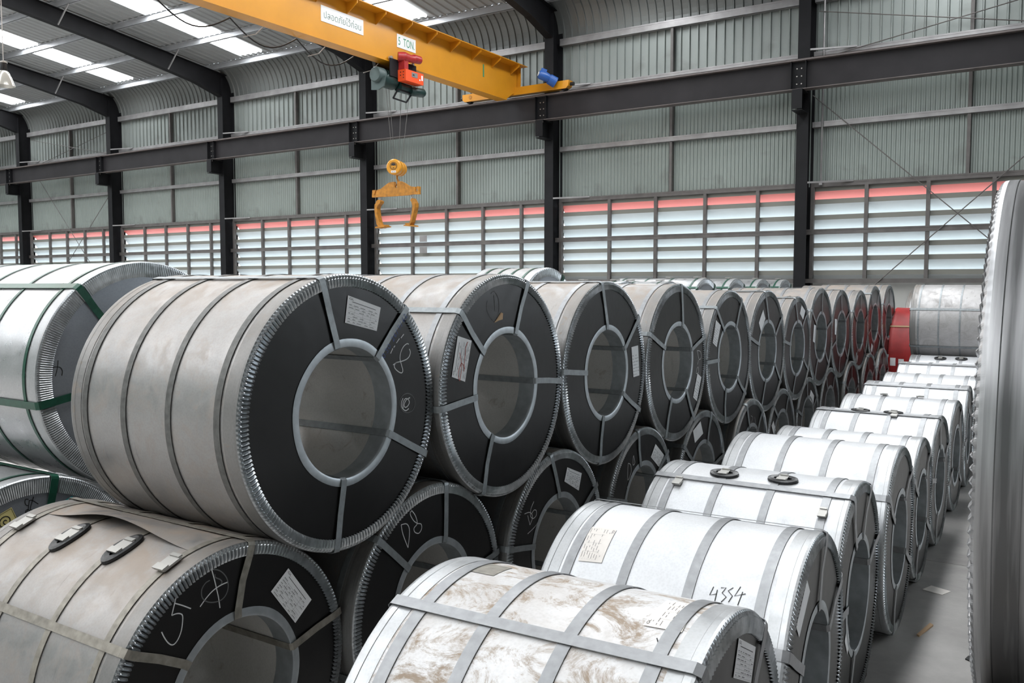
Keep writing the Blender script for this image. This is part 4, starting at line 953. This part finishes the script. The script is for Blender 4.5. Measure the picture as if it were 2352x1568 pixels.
# lower tier of the left stack, carrying the upper one
low = []
ups = sorted([(2.69, .568, -.456+CZ)] + rest + [(6.62, .50, CZ+.145-.50)])
yy = [2.085, 3.27, 4.46, 5.75, 7.45, 8.95, 10.15, 11.36, 12.58, 13.81, 15.03]
for i, y in enumerate(yy[1:]):
    rr = .54
    # radius so that it just touches the nearer upper coils
    cand = []
    for (uy, ur, uz) in ups:
        d2 = (uy-y)**2
        # solve (uy-y)^2+(uz-rr)^2=(ur+rr)^2
        if abs(uy-y) < 1.3: cand.append((d2 + uz*uz - ur*ur)/(2*(ur+uz)))
    if cand: rr = min(min(cand), .60)
    coil('steel_coil', -3.95, y, rr, rr, 0, 1.2, [(120,120),(40,40)], 'hidden lower tier coil of the left stack, %s from the front' % ['second','third','fourth','fifth','sixth','seventh','eighth','ninth','tenth','eleventh'][i], 'steel coil', 'hidden lower coils of the left stack', nf=60, sub=2, hoops=False, seg=48, **{**gs, 'rh': .26, 'hw': .02})
# --- big dull coil at the far end of the floor row, on two coils
coil('steel_coil', -.86, 13.02, 1.44, .515, 0, .93, [(158,158),(60,60),(215,215)], 'big dull grey coil lying on the far end of the floor row', 'steel coil', wrap='zinc_dull', hoop='strap', strap='strap', nf=100, sub=3, hw=.02, seam=(190, 216, .003))
coil('steel_coil', -.80, 13.53, .485, .485, 0, .93, [(60,60)], 'steel coil hidden under the big dull grey coil', 'steel coil', wrap='zinc_clean', hoop='strap_light', strap='strap_light', nf=60, sub=2, seg=48, hoops=False)
# --- red wrapped coil and a pale one behind it
t = coil('red_coil', -1.55, 15.35, .79, .79, 0, .84, [(140,140),(60,60)], 'red painted coil with white paper tags between the rows at the far end', 'steel coil', wrap='red_paint', hoop='red_paint', strap='kraft', face='red_paint', rimm='red_paint', sleeve='red_paint', nf=60, sub=2, hoops=False)
for a, b in (((-.80, 178), (-.72, 187)), ((-.68, 179), (-.60, 186))):
    f = lambda u, v: (u, .793*math.cos(math.radians(v)), .793*math.sin(math.radians(v)) + .79)
    MB().grid([[f(a[0]+(b[0]-a[0])*i/3, a[1]+(b[1]-a[1])*j/3) for i in range(4)] for j in range(4)]).build('paper_tag', 'paper', t, fix=False)
coil('steel_coil', -1.70, 17.25, .93, .93, 0, .75, [(140,140)], 'pale coil behind the red coil against the back wall', 'steel coil', wrap='zinc_clean', hoop='strap_light', strap='strap_light', nf=60, sub=2, hoops=False)
# --- stack at the right, close to the camera
coil('steel_coil', .87, 2.19, CZ-.335, .555, math.pi, 1.0, [(60,60),(330,330),(200,200)], 'large scuffed steel coil standing close at the right edge', 'steel coil', wrap='zinc_dull', hoop='strap_light', strap='strap_light', nf=150, sub=6, amp=.006, backrim=True, rimw=.05, seg=160) if False else \
coil('steel_coil', .873, 2.19, CZ-.335, .555, 0, 1.0, [(60,60),(330,330),(270,270)], 'large scuffed steel coil standing close at the right edge', 'steel coil', rimm='zinc_streak', sleeve='zinc_streak', wrap='zinc_streak', hoop='strap_streak', strap='strap_light', nf=150, sub=6, amp=.0045, backrim=True, rimw=.05, seg=160)
for y in (1.60, 2.78):
    rr = ((2.19-y)**2 + 1.625**2 - .555**2)/(2*(.555+1.625))
    coil('steel_coil', .86, y, rr, rr, 0, .98, [(60,60)], 'coil under the large one at the right edge, %s side' % ('near' if y < 2 else 'far'), 'steel coil', wrap='zinc_dull', hoop='strap_light', strap='strap_light', nf=60, sub=2, seg=48, hoops=False)
# --- litter on the floor
def litter(name, pts, mat, lab, h=.004):
    o = MB().prism(pts, lambda u, v, d: (u, v, d), .0, h).build(name, mat); tag(o, lab, 'scrap')
litter('wood_splinter', [(-.66,5.20),(-.645,5.19),(-.60,5.40),(-.62,5.42)], 'kraft', 'small tan splinter on the floor of the aisle', .01)
litter('paper_scrap', [(-.74,6.02),(-.62,5.98),(-.58,6.08),(-.70,6.13)], 'paper_old', 'small flat paper scrap on the aisle floor beside the fourth floor coil', .003)
litter('paper_scrap', [(-.40,5.0),(-.37,4.98),(-.35,5.03),(-.39,5.05)], 'ink_black', 'tiny dark scrap on the aisle floor near the right coil', .006)
for o in list(bpy.data.objects):
    if o.type == 'MESH' and o.name.startswith('chalk') and False: pass
